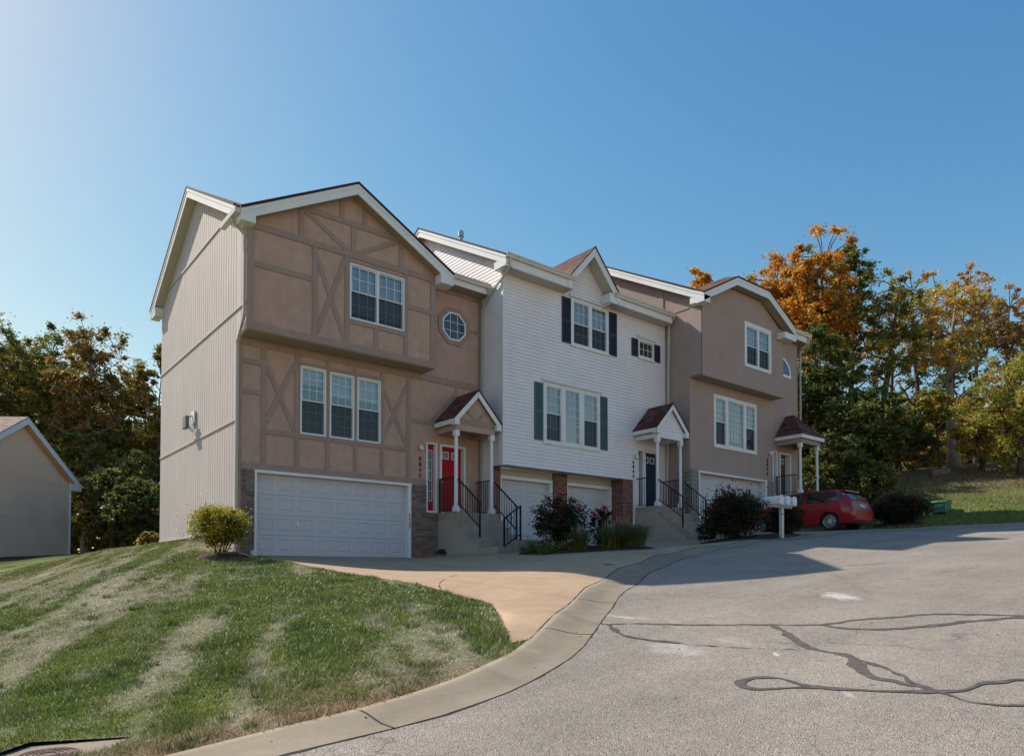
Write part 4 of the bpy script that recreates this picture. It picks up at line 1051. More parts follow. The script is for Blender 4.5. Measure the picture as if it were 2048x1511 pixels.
# stairs
steps(h1o, 11.43, 12.95, 15.55, 16.62, 17.56, 1.75, .68, 4, M['step'])
m = MB(); m.prism([(17.56, .2), (17.56, 1.55), (16.80, 1.55), (15.60, .66), (15.58, .2)], 'X', 11.415, 11.429); m.build('stair_side', M['conc_wall'], h1o)
m = MB(); m.box(11.43, 12.10, 14.72, 15.549, .2, .69); m.box(12.10, 13.05, 14.72, 15.549, .2, .88); m.build('lower_landing', M['step'], h1o, bevel=.008)
railing(h1o, (11.47, 17.54, 1.90), (11.47, 16.74, 1.90), .86, -.08, 9, (.14, None)); railing(h1o, (12.78, 17.54, 1.90), (12.78, 16.74, 1.90), .86, -.08, 7, (None, None))
railing(h1o, (11.47, 16.60, 1.75), (11.47, 15.56, 1.0), .93, .24, 8, (None, .03)); railing(h1o, (12.80, 16.62, 1.75), (12.80, 15.60, .98), .93, .24, 8, (None, .03))
railing(h1o, (11.72, 14.80, .62), (12.28, 14.80, .98), .84, .08, 4, (.16, .1))
# side-wall vent hood / camera box
m = MB(); m.box(5.56, 5.60, 21.20, 21.52, 4.25, 4.62); m.bar((5.58, 21.4, 4.5), (5.45, 21.45, 4.42), .04)
mt = m.build('floodlight', M['white'], h1o, label='grey floodlight on a bracket on the side wall')
m = MB(); m.box(5.36, 5.46, 21.30, 21.62, 4.14, 4.46); m.box(5.345, 5.47, 21.28, 21.64, 4.11, 4.14); m.build('housing', M['lamp_grey'], mt, bevel=.01)
m = MB(); m.bar((5.46, 21.35, 4.15), (5.58, 21.35, 4.02), .06); m.build('sensor', M['white'], mt)

# ------------------------------------------------------------ townhouse 2 (white siding)
h2o = thing('townhouse', 'white lap-sided middle townhouse with dark shutters and blue front door', 'townhouse', (13.02, 16.5, 1.0), 'attached townhouses stepping up the hill')
U2 = (15.80, 17.56, 7.40, 8.93); S2 = (19.10, 19.93, 7.62, 8.26); L2 = (14.62, 17.13, 4.10, 5.98); D2 = (19.40, 20.28, 2.30, 4.34); SL2 = (19.04, 19.36, 2.30, 4.36)
gt = lambda x: 10.62 - .22 - 1.1 * abs(x - 16.45)
Y2 = 16.5
m = MB()
lap_wall(m, 'front', Y2, [(13.02, 3.24), (20.60, 3.24), (20.60, 9.0), (17.70, 9.0), (16.45, gt(16.45)), (15.20, 9.0), (13.02, 9.0)], [U2, S2, L2, (19.04, 20.28, 3.0, 4.36)])
lap_wall(m, 'front', Y2, [(18.86, 1.2), (20.60, 1.2), (20.60, 3.24), (18.86, 3.24)], [(19.04, 20.28, 2.3, 3.3)])
for (a_, b_, c_, d_) in (U2, S2, L2, (19.04, 20.28, 2.3, 4.36)):
    m.poly([(a_, Y2, c_), (a_, Y2, d_), (a_, Y2 + .14, d_), (a_, Y2 + .14, c_)]); m.poly([(b_, Y2, c_), (b_, Y2, d_), (b_, Y2 + .14, d_), (b_, Y2 + .14, c_)])
m.build('wall', M['siding'], h2o)
m = MB(); z2 = lambda y: 11.95 - .536 * abs(y - 20.9) - .26
lap_wall(m, 'left', 13.02, [(16.5, 3.24), (17.03, 3.24), (25.6, 3.24), (25.6, z2(25.6)), (20.9, z2(20.9)), (16.5, z2(16.5))], out=.009)
lap_wall(m, 'left', 13.02, [(17.03, .8), (17.62, .8), (17.62, 3.24), (17.03, 3.24)])
m.build('side_wall', M['siding'], h2o)
m = MB(); m.box(12.995, 13.075, 16.475, 16.52, 3.22, 9.1); m.box(12.995, 13.02, 16.52, 16.58, 3.22, 9.1); m.box(18.79, 18.87, 16.47, 16.50, 1.32, 3.24); m.each('corner_trim', M['white'], h2o)
m = MB(); m.box(13.02, 18.85, 16.5, 17.03, 3.235, 3.255); m.build('overhang_soffit', M['cream'], h2o)
m = MB(); m.box(13.02, 13.30, 16.98, 17.05, .8, 3.235); m.box(15.50, 16.10, 16.98, 17.08, .8, 3.235); m.box(18.29, 18.79, 16.505, 17.08, .8, 3.235); m.each('brick_pier', M['red_brick'], h2o)
m = MB(); lap_wall(m, 'front', 17.06, [(13.30, 2.98), (15.50, 2.98), (15.50, 3.235), (13.30, 3.235)], h=.085); m.build('header_siding', M['cream'], h2o); m = MB(); lap_wall(m, 'front', 17.06, [(16.10, 2.98), (18.29, 2.98), (18.29, 3.235), (16.10, 3.235)], h=.085)
m.build('header_siding', M['cream'], h2o)
for a_, b_ in ((13.30, 15.50), (16.10, 18.29)):
    g = garage_door(h2o, 17.20, a_ + .08, b_ - .10, .99, 2.90, 4, 4)
    m = MB(); m.box(a_, b_, 17.03, 17.22, 2.90, 3.0); m.box(a_, a_ + .08, 17.03, 17.24, .98, 2.9); m.box(b_ - .10, b_, 17.03, 17.24, .98, 2.9); m.build('garage_frame', M['white'], h2o, bevel=.004)
    if a_ < 14: door_handle(g, 13.95, 17.20, 1.75)
    else:
        m = MB(); m.box(b_ - .08, b_ - .03, 17.0, 17.03, 2.0, 2.2); m.box(b_ - .075, b_ - .035, 17.005, 17.03, 1.8, 1.96); m.build('keypad', M['metal'], g)
m = MB(); m.box(13.3, 18.3, 17.6, 17.62, .8, 3.2); m.build('garage_interior', M['dark'], h2o)
window(h2o, Y2, U2, [(15.93, 16.63, 7.47, 8.84, 8.14, 3, 2, 2), (16.76, 17.46, 7.47, 8.84, 8.14, 3, 2, 2)], M['white'], .07, blow=8.16)
window(h2o, Y2, S2, [(19.16, 19.87, 7.69, 8.20, None, 3, 2, 0)], M['white'], .05, blind=None)
window(h2o, Y2, L2, [(14.74, 15.36, 4.18, 5.87, 5.03, 3, 3, 2), (15.56, 16.18, 4.18, 5.87, None, 3, 6, 0), (16.39, 17.02, 4.18, 5.87, 5.03, 3, 3, 2)], M['white'], .07, blow=[4.6, 4.2, 5.05])
m = MB()
for (a_, b_, z) in ((15.74, 17.62, 8.93), (19.02, 19.98, 8.30), (14.56, 17.19, 5.98)):
    m.prism([(Y2 - .015, z + .02), (Y2 - .07, z + .02), (Y2 - .085, z + .06), (Y2 - .085, z + .08), (Y2 - .015, z + .12)], 'X', a_, b_)
for (a_, b_, z) in ((15.78, 17.6, 7.40), (19.08, 19.95, 7.62), (14.6, 17.15, 4.10)): m.box(a_, b_, Y2 - .06, Y2 - .014, z - .06, z)
m.each('window_trim', M['white'], h2o)
for a_, b_ in ((15.40, 15.79), (17.58, 17.97)): shutter(h2o, Y2, a_, b_, 7.40, 8.88, M['navy_sh'])
for a_, b_ in ((18.73, 19.06), (19.95, 20.27)): shutter(h2o, Y2, a_, b_, 7.61, 8.24, M['navy_sh'])
for a_, b_ in ((14.23, 14.58), (17.14, 17.49)): shutter(h2o, Y2, a_, b_, 4.12, 5.92, M['green_sh'])
front_door(h2o, Y2, 19.40, 20.28, 2.30, 4.34, M['navy']); sidelight(h2o, Y2, 19.04, 19.38, 2.30, 4.36, M['navy'])
wall_lamp(h2o, 18.90, Y2 - .012, 4.03); digits(h2o, '6844', 18.80, Y2 - .014, 3.86, .162, .165, M['black'])
# roofs
a, b = 12.75, 20.62; e = 16.04; zr2 = lambda y: 11.95 - .536 * abs(y - 20.9)
yv2 = 20.9 - (11.95 - 10.62) / .536
xl_, xr_ = 16.45 - (10.62 - zr2(e)) / 1.1, 16.45 + (10.62 - zr2(e)) / 1.1
shingle_slab(h2o, [(a, e, zr2(e)), (xl_, e, zr2(e)), (16.45, yv2, 10.62), (xr_, e, zr2(e)), (b, e, zr2(e)), (b, 20.9, 11.95), (a, 20.9, 11.95)])
shingle_slab(h2o, [(a, 20.9, 11.95), (b, 20.9, 11.95), (b, 25.8, zr2(25.8)), (a, 25.8, zr2(25.8))])
for s in (-1, 1):
    xe = xl_ - .03 if s < 0 else xr_ + .03
    shingle_slab(h2o, [(xe, 16.02, 10.62 - 1.1 * abs(xe - 16.45)), (16.45, 16.02, 10.62), (16.45, yv2, 10.62), (xl_ if s < 0 else xr_, e, zr2(e))])
    rake_set(h2o, (xe, 16.03, 10.57 - 1.1 * abs(xe - 16.45)), (16.45, 16.03, 10.57), (0, -1, 0), .46, h=.27)
    drip(h2o, [((xe, 16.02, 10.62 - 1.1 * abs(xe - 16.45)), (16.45, 16.02, 10.62), (0, -1, 0))])
rake_set(h2o, (12.76, e, zr2(e) - .05), (12.76, 20.9, 11.90), (-1, 0, 0), .25); rake_set(h2o, (12.76, 25.78, zr2(25.78) - .05), (12.76, 20.9, 11.90), (-1, 0, 0), .25)
drip(h2o, [((12.76, e, zr2(e)), (12.76, 20.9, 11.95), (-1, 0, 0)), ((12.76, 25.8, zr2(25.8)), (12.76, 20.9, 11.95), (-1, 0, 0))])
m = MB()
for a_, b_ in ((12.765, 15.50), (17.20, 20.45)): m.box(a_, b_, 16.06, 16.085, 9.0, 9.31)
m.box(15.475, 15.50, 16.085, 16.49, 8.97, 9.31); m.box(17.20, 17.225, 16.085, 16.49, 8.92, 9.31); m.box(20.425, 20.45, 16.085, 16.49, 9.0, 9.3); m.box(12.765, 13.02, 16.10, 16.62, 9.02, 9.25)
m.each('eave_fascia', M['white'], h2o)
m = MB()
for a_, b_ in ((13.02, 15.50), (17.20, 20.45)): m.box(a_, b_, 16.06, 16.49, 8.975, 8.995)
m.each('eave_soffit', M['cream'], h2o)
gutter(h2o, 16.06, 12.74, 15.52, 9.36); gutter(h2o, 16.06, 17.42, 20.50, 9.33)
downspout(h2o, [(12.92, 16.02, 9.25), (12.92, 16.03, 9.02), (12.95, 16.35, 8.86), (12.95, 17.08, 8.5), (12.95, 17.12, 8.74)], mat='gutter')
m = MB(); p_ = Vector((14.4, 20.7, 11.86)); m.tube([p_ + Vector((0, 0, -.3)), p_ + Vector((0, 0, .22))], .075, 12); m.tube([p_ + Vector((0, 0, .20)), p_ + Vector((0, 0, .38)), p_ + Vector((0, 0, .42))], [.105, .105, .07], 12); m.build('roof_vent', M['metal'], h2o)
canopy(h2o, 19.63, .87, 15.38, 16.48, 5.87, 4.95, (4.62, 4.78), [(18.98, 15.56, 2.28), (20.22, 15.56, 2.28)], False, 'siding', 15.56)
steps(h2o, 18.9, 20.45, 14.35, 15.55, 16.46, 2.28, 1.22, 4, M['step'])
m = MB(); m.prism([(16.46, .9), (16.46, 2.09), (15.62, 2.09), (14.36, 1.18), (14.34, .9)], 'X', 18.885, 18.899); m.build('stair_side', M['conc_wall'], h2o)
m = MB(); m.box(18.9, 21.2, 13.5, 14.349, .8, 1.24); m.box(20.4, 21.6, 13.3, 14.349, .8, 1.42); m.build('lower_landing', M['step'], h2o, bevel=.008)
railing(h2o, (18.94, 16.46, 2.42), (18.94, 15.62, 2.42), .86, -.08, 6, (None, None)); railing(h2o, (20.3, 16.46, 2.42), (20.3, 15.62, 2.42), .86, -.08, 7, (None, None))
railing(h2o, (18.94, 15.50, 2.28), (18.94, 14.48, 1.6), .90, .22, 8, (None, .1)); railing(h2o, (20.38, 15.50, 2.28), (20.38, 14.62, 1.62), .90, .22, 8, (None, .1))
railing(h2o, (20.15, 13.45, 1.22), (20.75, 13.45, 1.52), .84, .1, 4, (.2, .2))

# ------------------------------------------------------------ townhouse 3 (mauve stucco)
h3o = thing('townhouse', 'mauve-brown stucco uphill townhouse with clipped gable and brown door', 'townhouse', (20.65, 15.46, 1.45), 'attached townhouses stepping up the hill')
Y3 = 15.46
L3 = (22.05, 24.85, 4.62, 6.58); G3 = (21.10, 25.50, .9, 3.66); D3 = (26.53, 27.40, 3.16, 4.91); SL3 = (26.02, 26.38, 3.14, 4.91)
m = MB(); flat_wall(m, 'front', Y3, [(20.65, 1.0), (28.0, 1.0), (28.0, 9.6), (20.65, 9.6)], [L3, G3, D3, SL3], .3); m.build('wall', M['stucco3'], h3o)
U3 = (23.28, 25.08, 7.72, 9.42)
m = MB()
flat_wall(m, 'front', 14.95, [(20.68, 6.97), (26.0, 6.97), (26.0, 9.5), (24.42, 10.42), (22.33, 10.42), (20.68, 9.5)], [U3], .14)
m.poly([(26.0, 14.95, 6.97), (26.0, 15.46, 6.97), (26.0, 15.46, 9.7), (26.0, 14.95, 9.5)]); m.build('upper_bay', M['stucco3'], h3o)
m = MB(); m.box(20.69, 26.0, 14.955, 15.46, 6.94, 6.968); m.build('bay_soffit', M['soffit'], h3o)
z3 = lambda y: 12.32 - .53 * abs(y - 19.6) - .25
m = MB(); flat_wall(m, 'left', 20.65, [(15.46, 1.0), (25.6, 1.0), (25.6, z3(25.6)), (19.6, z3(19.6)), (15.46, z3(15.46))])
flat_wall(m, 'left', 20.65, [(14.95, 6.97), (15.46, 6.97), (15.46, z3(15.46)), (14.95, z3(14.95))])
m.build('side_wall', M['stucco3'], h3o); m = MB(); flat_wall(m, 'left', 28.0, [(15.46, 1.0), (25.6, 1.0), (25.6, z3(25.6)), (19.6, z3(19.6)), (15.46, z3(15.46))])
m.build('side_wall', M['stucco3'], h3o)
m = MB(); m.box(20.62, 20.65, 16.6, 16.76, 6.0, 10.3); m.box(20.63, 20.65, 15.47, 16.25, 9.42, 9.45); m.each('wall_pilaster', M['stucco3'], h3o)
window(h3o, 14.95, U3, [(23.42, 24.14, 7.85, 9.26, 8.55, 3, 2, 2), (24.24, 24.95, 7.85, 9.26, 8.55, 3, 2, 2)], M['white'], .09, blow=8.5)
window(h3o, Y3, L3, [(22.17, 22.78, 4.76, 6.45, 5.60, 3, 4, 2), (22.95, 23.95, 4.76, 6.45, None, 5, 8, 0), (24.12, 24.74, 4.76, 6.45, 5.60, 3, 4, 2)], M['white'], .09, blind='curtain', blow=[5.62, 5.0, 5.62])
# half-round window
c_ = (26.72, 8.14)
arc = lambda r: [(c_[0] + r * math.cos(math.pi * k / 14), c_[1] + r * math.sin(math.pi * k / 14)) for k in range(15)]
m = MB(); A = arc(.71); B = arc(.60)
for i in range(14): m.slab([(A[i][0], Y3 - .035, A[i][1]), (A[i + 1][0], Y3 - .035, A[i + 1][1]), (B[i + 1][0], Y3 - .035, B[i + 1][1]), (B[i][0], Y3 - .035, B[i][1])], (0, .034, 0))
m.box(26.01, 27.43, Y3 - .037, Y3, 8.04, 8.16); hw_ = m.build('window', M['white'], h3o, label='half-round window beside the upper bay')
m = MB(); m.prism(arc(.62), 'Y', Y3 - .012, Y3 - .004); m.build('pane', M['dglass'], hw_)
m = MB()
for an in (45, 90, 135): m.bar((c_[0], Y3 - .018, c_[1]), (c_[0] + .6 * math.cos(math.radians(an)), Y3 - .018, c_[1] + .6 * math.sin(math.radians(an))), .018, .01)
m.build('grille', M['white'], hw_)
m = MB(); m.box(20.63, 21.10, 15.42, 15.47, .9, 3.70); m.box(20.61, 20.65, 15.42, 16.0, .9, 3.70); m.box(25.50, 26.02, 15.42, 15.47, .9, 3.66); m.box(26.02, 28.02, 15.425, 15.465, .9, 3.14); m.each('stone_facing', M['stone'], h3o)
garage_door(h3o, 15.66, 21.15, 25.40, 1.46, 3.60, 4, 8)
m = MB(); m.box(21.08, 25.52, 15.40, 15.62, 3.60, 3.67); m.box(21.09, 21.15, 15.40, 15.68, 1.4, 3.6); m.box(25.40, 25.51, 15.40, 15.68, 1.4, 3.6); m.build('garage_frame', M['white'], h3o, bevel=.004)
m = MB(); m.box(21.1, 25.4, 16.1, 16.12, .9, 3.6); m.build('garage_interior', M['dark'], h3o)
front_door(h3o, Y3, 26.53, 27.40, 3.16, 4.91, M['brown_door'], rec=.22); sidelight(h3o, Y3, 26.02, 26.38, 3.14, 4.91, M['brown_door'], rec=.2)
wall_lamp(h3o, 25.74, Y3, 4.74); digits(h3o, '6846', 25.62, Y3, 4.50, .185, .20, M['black'])
a, b = 20.32, 28.3; e3 = 15.05; zr3 = lambda y: 12.32 - .53 * abs(y - 19.6); g3 = 14.58; zt = 10.73
xq0, xq1, xq2, xq3 = 20.32, 22.33, 24.42, 26.38; ze3 = 9.69
yvT = 19.6 - (12.32 - zt) / .53; ze_ = zr3(e3)
shingle_slab(h3o, [(25.9, e3, ze_), (b, e3, ze_), (b, 19.6, 12.32), (a, 19.6, 12.32), (a, e3, ze_), (20.6, e3, ze_), (22.33, yvT, zt), (24.42, yvT, zt)])
shingle_slab(h3o, [(a, 19.6, 12.32), (b, 19.6, 12.32), (b, 25.8, zr3(25.8)), (a, 25.8, zr3(25.8))])
shingle_slab(h3o, [(xq0, g3, ze3), (xq1, g3, zt), (xq1, yvT, zt), (xq0 + .25, e3, ze_)])
shingle_slab(h3o, [(xq3, g3, ze3), (xq2, g3, zt), (xq2, yvT, zt), (xq3 - .3, e3, ze_)])
shingle_slab(h3o, [(xq1, g3, zt), (xq2, g3, zt), (xq2 - .6, g3 + .9, zt + .42), (xq1 + .6, g3 + .9, zt + .42)])
shingle_slab(h3o, [(xq1, g3, zt), (xq1 + .6, g3 + .9, zt + .42), (xq1 + .6, yvT + .8, zt + .42), (xq1, yvT, zt)])
shingle_slab(h3o, [(xq2, g3, zt), (xq2 - .6, g3 + .9, zt + .42), (xq2 - .6, yvT + .8, zt + .42), (xq2, yvT, zt)])
shingle_slab(h3o, [(xq1 + .6, g3 + .9, zt + .42), (xq2 - .6, g3 + .9, zt + .42), (xq2 - .6, yvT + .8, zt + .42), (xq1 + .6, yvT + .8, zt + .42)])
dn = Vector((0, 0, -.05))
P4 = [Vector((xq0 + .01, g3 + .01, ze3)), Vector((xq1, g3 + .01, zt)), Vector((xq2, g3 + .01, zt)), Vector((xq3 - .01, g3 + .01, ze3))]
for p, q in zip(P4[:-1], P4[1:]):
    rake_set(h3o, p + dn, q + dn, (0, -1, 0), .36, sof='soffit'); drip(h3o, [(p, q, (0, -1, 0))])
rake_set(h3o, Vector((20.33, e3, ze_)) + dn, Vector((20.33, 19.6, 12.32)) + dn, (-1, 0, 0), .31); rake_set(h3o, Vector((20.33, 14.6, ze3)) + dn, Vector((20.33, e3, ze_)) + dn, (-1, 0, 0), .31)
drip(h3o, [((20.33, 14.6, ze3), (20.33, 19.6, 12.32), (-1, 0, 0))])
m = MB(); m.box(20.325, 20.68, 14.59, 14.95, 9.36, 9.60); m.box(20.335, 20.648, 14.95, 15.2, 9.40, 9.62); m.box(25.52, 26.375, 14.59, 14.94, 9.18, 9.42); m.box(26.02, 26.37, 14.94, 15.4, 9.2, 9.5); m.each('cornice_return', M['white'], h3o, bevel=.005)
m = MB(); m.box(26.37, 28.28, 15.07, 15.10, 9.6, 9.86); m.build('eave_fascia', M['white'], h3o)
m = MB(); m.box(26.37, 28.28, 15.10, 15.46, 9.59, 9.61); m.build('eave_soffit', M['soffit'], h3o)
gutter(h3o, 15.07, 26.4, 28.3, 9.95)
downspout(h3o, [(28.12, 15.0, 9.85), (28.12, 15.02, 9.65), (28.06, 15.36, 9.3), (28.06, 15.4, 2.2)]); downspout(h3o, [(20.52, 16.02, 9.2), (20.57, 16.3, 9.0), (20.57, 16.42, 2.5)], mat='gutter')
# hipped porch canopy
x0, x1, yf, yw, ze = 26.17, 27.93, 14.28, 15.44, 5.48; zp = 6.43; xa, xb = 27.0, 27.1; yr = 15.1
m = MB()
for pts in ([(x0, yf, ze), (x1, yf, ze), (xb, yr, zp), (xa, yr, zp)], [(x0, yw, ze), (x0, yf, ze), (xa, yr, zp), (xa, yw, zp)], [(x1, yf, ze), (x1, yw, ze), (xb, yw, zp), (xb, yr, zp)]): m.slab(pts, (0, 0, -.03))
cn = m.build('porch_roof', M['shingle'], h3o)
m = MB(); m.box(x0, x1, yf, yf + .03, ze - .17, ze - .02); m.box(x0, x0 + .03, yf + .03, yw, ze - .17, ze - .02); m.box(x1 - .03, x1, yf + .03, yw, ze - .17, ze - .02); m.build('fascia', M['white'], cn)
m = MB(); m.box(26.26, 27.80, yf + .1, yf + .24, 5.13, 5.31); m.box(26.26, 26.40, yf + .24, yw, 5.13, 5.31); m.box(27.66, 27.80, yf + .24, yw, 5.13, 5.31); m.box(x0 + .03, x1 - .03, yf + .03, yw, 5.31, 5.325); m.build('beam', M['stucco3'], cn)
column(h3o, 26.36, 14.47, 3.14, 5.13); column(h3o, 27.66, 14.47, 3.14, 5.13)
m = MB(); m.box(26.2, 28.0, 14.38, 15.42, 1.0, 3.14)
for k in range(6): m.box(28.0 + .28 * k, 28.28 + .28 * k, 14.40, 15.40, 1.0, 2.96 - .18 * k)
m.build('steps', M['step'], h3o, bevel=.006)
railing(h3o, (26.24, 15.40, 3.28), (26.24, 14.54, 3.28), .60, -.08, 7, (.14, None)); railing(h3o, (27.72, 15.42, 3.26), (26.42, 15.42, 3.26), .58, -.08, 10, (None, None)) if False else None
railing(h3o, (26.44, 14.44, 3.26), (27.6, 14.44, 3.26), .60, -.08, 10, (None, None)); railing(h3o, (27.76, 14.42, 3.2), (29.5, 14.42, 2.05), .8, .1, 12, (None, .1)); railing(h3o, (27.9, 15.38, 3.2), (29.5, 15.38, 2.1), .8, .1, 12, (None, .1))

# ------------------------------------------------------------ neighbour house on the left
psi = math.radians(39); dv = Vector((math.sin(psi), math.cos(psi), 0)); rv = Vector((math.cos(psi), -math.sin(psi), 0))
def ray_(px, py):
    F = dv * math.cos(PITCH) + Vector((0, 0, math.sin(PITCH))); U = -dv * math.sin(PITCH) + Vector((0, 0, math.cos(PITCH)))
    return F + rv * (px - 1024) / 1415 + U * ((1145 - 1415 * math.tan(PITCH)) - py) / 1415
PK = ray_(57, 833) * 41.0                     # gable peak of the far house
ph = math.radians(-4); wv = dv * math.cos(ph) + rv * math.sin(ph); nv = Vector((wv.y, -wv.x, 0))   # wv runs away from us along the gable wall, nv faces right
hwid = 5.8; zb_ = h1(PK.x + wv.x * 3, PK.y + wv.y * 3) - .6
nh = thing('house', 'taupe neighbouring house with a gabled side wall seen across the lawn', 'house', (PK.x, PK.y, zb_))
sl_ = .56; ov = .35
def np_(u, w, z): return Vector((PK.x, PK.y, 0)) + wv * u + nv * w + Vector((0, 0, z))
m = MB(); hw2 = hwid - .75
m.poly([np_(-hw2, -ov, zb_), np_(hw2, -ov, zb_), np_(hw2, -ov, PK.z - sl_ * hw2 - .25), np_(0, -ov, PK.z - .25), np_(-hw2, -ov, PK.z - sl_ * hw2 - .25)])
m.poly([np_(hw2, -ov, zb_), np_(hw2, -10, zb_), np_(hw2, -10, PK.z - sl_ * hw2 - .2), np_(hw2, -ov, PK.z - sl_ * hw2 - .2)])
m.poly([np_(-hw2, -ov, zb_), np_(-hw2, -10, zb_), np_(-hw2, -10, PK.z - sl_ * hw2 - .2), np_(-hw2, -ov, PK.z - sl_ * hw2 - .2)]); m.poly([np_(-hw2, -10, zb_), np_(hw2, -10, zb_), np_(hw2, -10, PK.z - sl_ * hw2 - .25), np_(0, -10, PK.z - .25), np_(-hw2, -10, PK.z - sl_ * hw2 - .25)])
m.build('wall', M['far_wall'], nh)
m = MB()
for s in (-1, 1): m.slab([np_(s * hwid, 0, PK.z - sl_ * hwid), np_(0, 0, PK.z), np_(0, -10.3, PK.z), np_(s * hwid, -10.3, PK.z - sl_ * hwid)], (0, 0, -.06))
m.build('roof', M['shingle_far'], nh)
for s in (-1, 1):
    rake_set(nh, np_(s * hwid, .01, PK.z - sl_ * hwid - .06), np_(0, .01, PK.z - .06), nv, ov, h=.36, t=.04, sof='far_wall', facia='white')
m = MB(); A = np_(hwid, .0, PK.z - sl_ * hwid - .42)
for (u0, u1) in ((hw2 - .1, hwid), (-hwid, -hw2 + .1)):
    c = [np_(u0, 0, 0), np_(u1, 0, 0), np_(u1, -.5, 0), np_(u0, -.5, 0)]; z_ = PK.z - sl_ * hwid - .45
    m.slab([p + Vector((0, 0, z_)) for p in c], (0, 0, .42))
m.each('cornice_return', M['white'], nh)
m = MB()
for z in (4.7 + .4, 2.2 + .6): m.slab([np_(-hw2, -ov + .015, zb_ + z), np_(hw2, -ov + .015, zb_ + z), np_(hw2, -ov + .015, zb_ + z - .05), np_(-hw2, -ov + .015, zb_ + z - .05)], -nv * .012)
m.each('side_batten', M['far_wall'], nh)
m = MB(); p_ = np_(.25, -2.6, PK.z - .2); m.tube([p_, p_ + Vector((0, 0, .40))], .16, 10); m.tube([p_ + Vector((0, 0, .36)), p_ + Vector((0, 0, .5))], .26, 10); m.build('roof_vent', M['metal'], nh)
m = MB(); m.bar(np_(hw2, -ov + .02, zb_), np_(hw2, -ov + .02, PK.z - sl_ * hw2 - .3), .12); m.build('corner_trim', M['white'], nh)

# ------------------------------------------------------------ house across the street (mirrored in the window panes)
oh = thing('house', 'tan gabled house across the street, mirrored in the front windows', 'house', (19.5, -17, -.6))
zb2 = h1(19.5, -13) - .5
m = MB(); m.prism([(14.2, zb2), (24.8, zb2), (24.8, 6.6), (19.5, 9.4), (14.2, 6.6)], 'Y', -24, -13.5); m.build('wall', M['far_wall'], oh)
m = MB()
for s in (-1, 1): m.slab([(19.5 + s * 5.9, -13.0, 6.35), (19.5, -13.0, 9.5), (19.5, -24.4, 9.5), (19.5 + s * 5.9, -24.4, 6.35)], (0, 0, .12))
m.build('roof', M['shingle_far'], oh)
for s in (-1, 1):
    m = MB(); m.board((19.5 + s * 5.9, -12.98, 6.45), (19.5, -12.98, 9.6), .3, (0, -.05, 0)); m.build('fascia', M['white'], oh)
for x in (16.4, 21.0):
    m = MB(); m.box(x, x + 1.5, -13.5, -13.45, 3.2, 4.9); w_o = m.build('window', M['white'], oh)
    m = MB(); m.box(x + .1, x + 1.4, -13.45, -13.44, 3.3, 4.8); m.build('pane', M['dglass'], w_o)

# ------------------------------------------------------------ small things
def spot(x, y): return h1(x, y)
# mailbox cluster
bx, by = 18.53, 10.75; bz = spot(bx, by)
mbx = thing('mailbox_stand', 'white post carrying a row of three white mailboxes beside the rose bush', 'mailbox', (bx, by, bz))
m = MB(); m.box(bx - .05, bx + .05, by - .05, by + .05, bz - .2, bz + .86); m.bar((bx, by, bz + .45), (bx, by - .02, bz + .45), .105); m.build('post', M['post'], mbx, bevel=.008)
m = MB(); m.box(bx - .55, bx + .42, by - .08, by + .08, bz + .86, bz + .90); m.box(bx - .50, bx + .40, by - .2, by - .1, bz + .90, bz + .925); m.box(bx - .50, bx + .40, by + .1, by + .2, bz + .90, bz + .925); m.build('shelf', M['post'], mbx)
for k, xc in enumerate((bx - .42, bx - .08, bx + .26)):
    def prof_(w, h):
        p = [(xc - w, bz + .93), (xc + w, bz + .93), (xc + w, bz + .93 + h * .55)]
        for i in range(1, 8): a_ = math.pi * i / 8; p.append((xc + w * math.cos(a_), bz + .93 + h * .55 + h * .45 * math.sin(a_)))
        return p + [(xc - w, bz + .93 + h * .55)]
    m = MB(); m.prism(prof_(.095, .235), 'Y', by - .24, by + .24); b_ = m.build('mailbox', M['mailbox'], mbx, bevel=.006)
    m = MB(); m.prism(prof_(.102, .243), 'Y', by - .265, by - .24); m.build('mailbox_door', M['mailbox'], b_, bevel=.004)
    m = MB(); m.box(xc + .02, xc + .06, by - .27, by - .265, bz + .975, bz + .985); m.build('number_plate', M['black'], b_)
# utility pedestal
ux, uy = 32.1, 11.5; uz = spot(ux, uy)
ub_ = thing('utility_box', 'green electrical pedestal on the grass behind the rose bush', 'utility box', (ux, uy, uz))
m = MB(); m.prism([(ux - .33, uz), (ux + .33, uz), (ux + .30, uz + .40), (ux - .30, uz + .40)], 'Y', uy - .26, uy + .26); m.build('cabinet', M['pedestal'], ub_, bevel=.02)
m = MB(); m.prism([(ux - .34, uz + .401), (ux + .34, uz + .401), (ux + .27, uz + .50), (ux - .27, uz + .50)], 'Y', uy - .29, uy + .29); m.build('lid', M['pedestal'], ub_, bevel=.02)
# cast lid in the pad, valve cap in the forecourt
m = MB(); cx_, cy_ = .60, 5.80; m.tube([(cx_, cy_, -1.252), (cx_, cy_, -1.243)], .20, 28)
lid = thing('manhole_cover', 'rusty round iron lid set in the concrete pad', 'manhole cover', (cx_, cy_, -1.25)); m.build('plate', M['lid'], lid)
m = MB()
for r in (.05, .09, .13, .165):
    for i in range(32):
        a0, a1 = 2 * math.pi * i / 32, 2 * math.pi * (i + .8) / 32
        m.slab([(cx_ + r * math.cos(a0), cy_ + r * math.sin(a0), -1.243), (cx_ + r * math.cos(a1), cy_ + r * math.sin(a1), -1.243), (cx_ + (r + .018) * math.cos(a1), cy_ + (r + .018) * math.sin(a1), -1.243), (cx_ + (r + .018) * math.cos(a0), cy_ + (r + .018) * math.sin(a0), -1.243)], (0, 0, .006))
m.build('tread_ribs', M['lid'], lid)
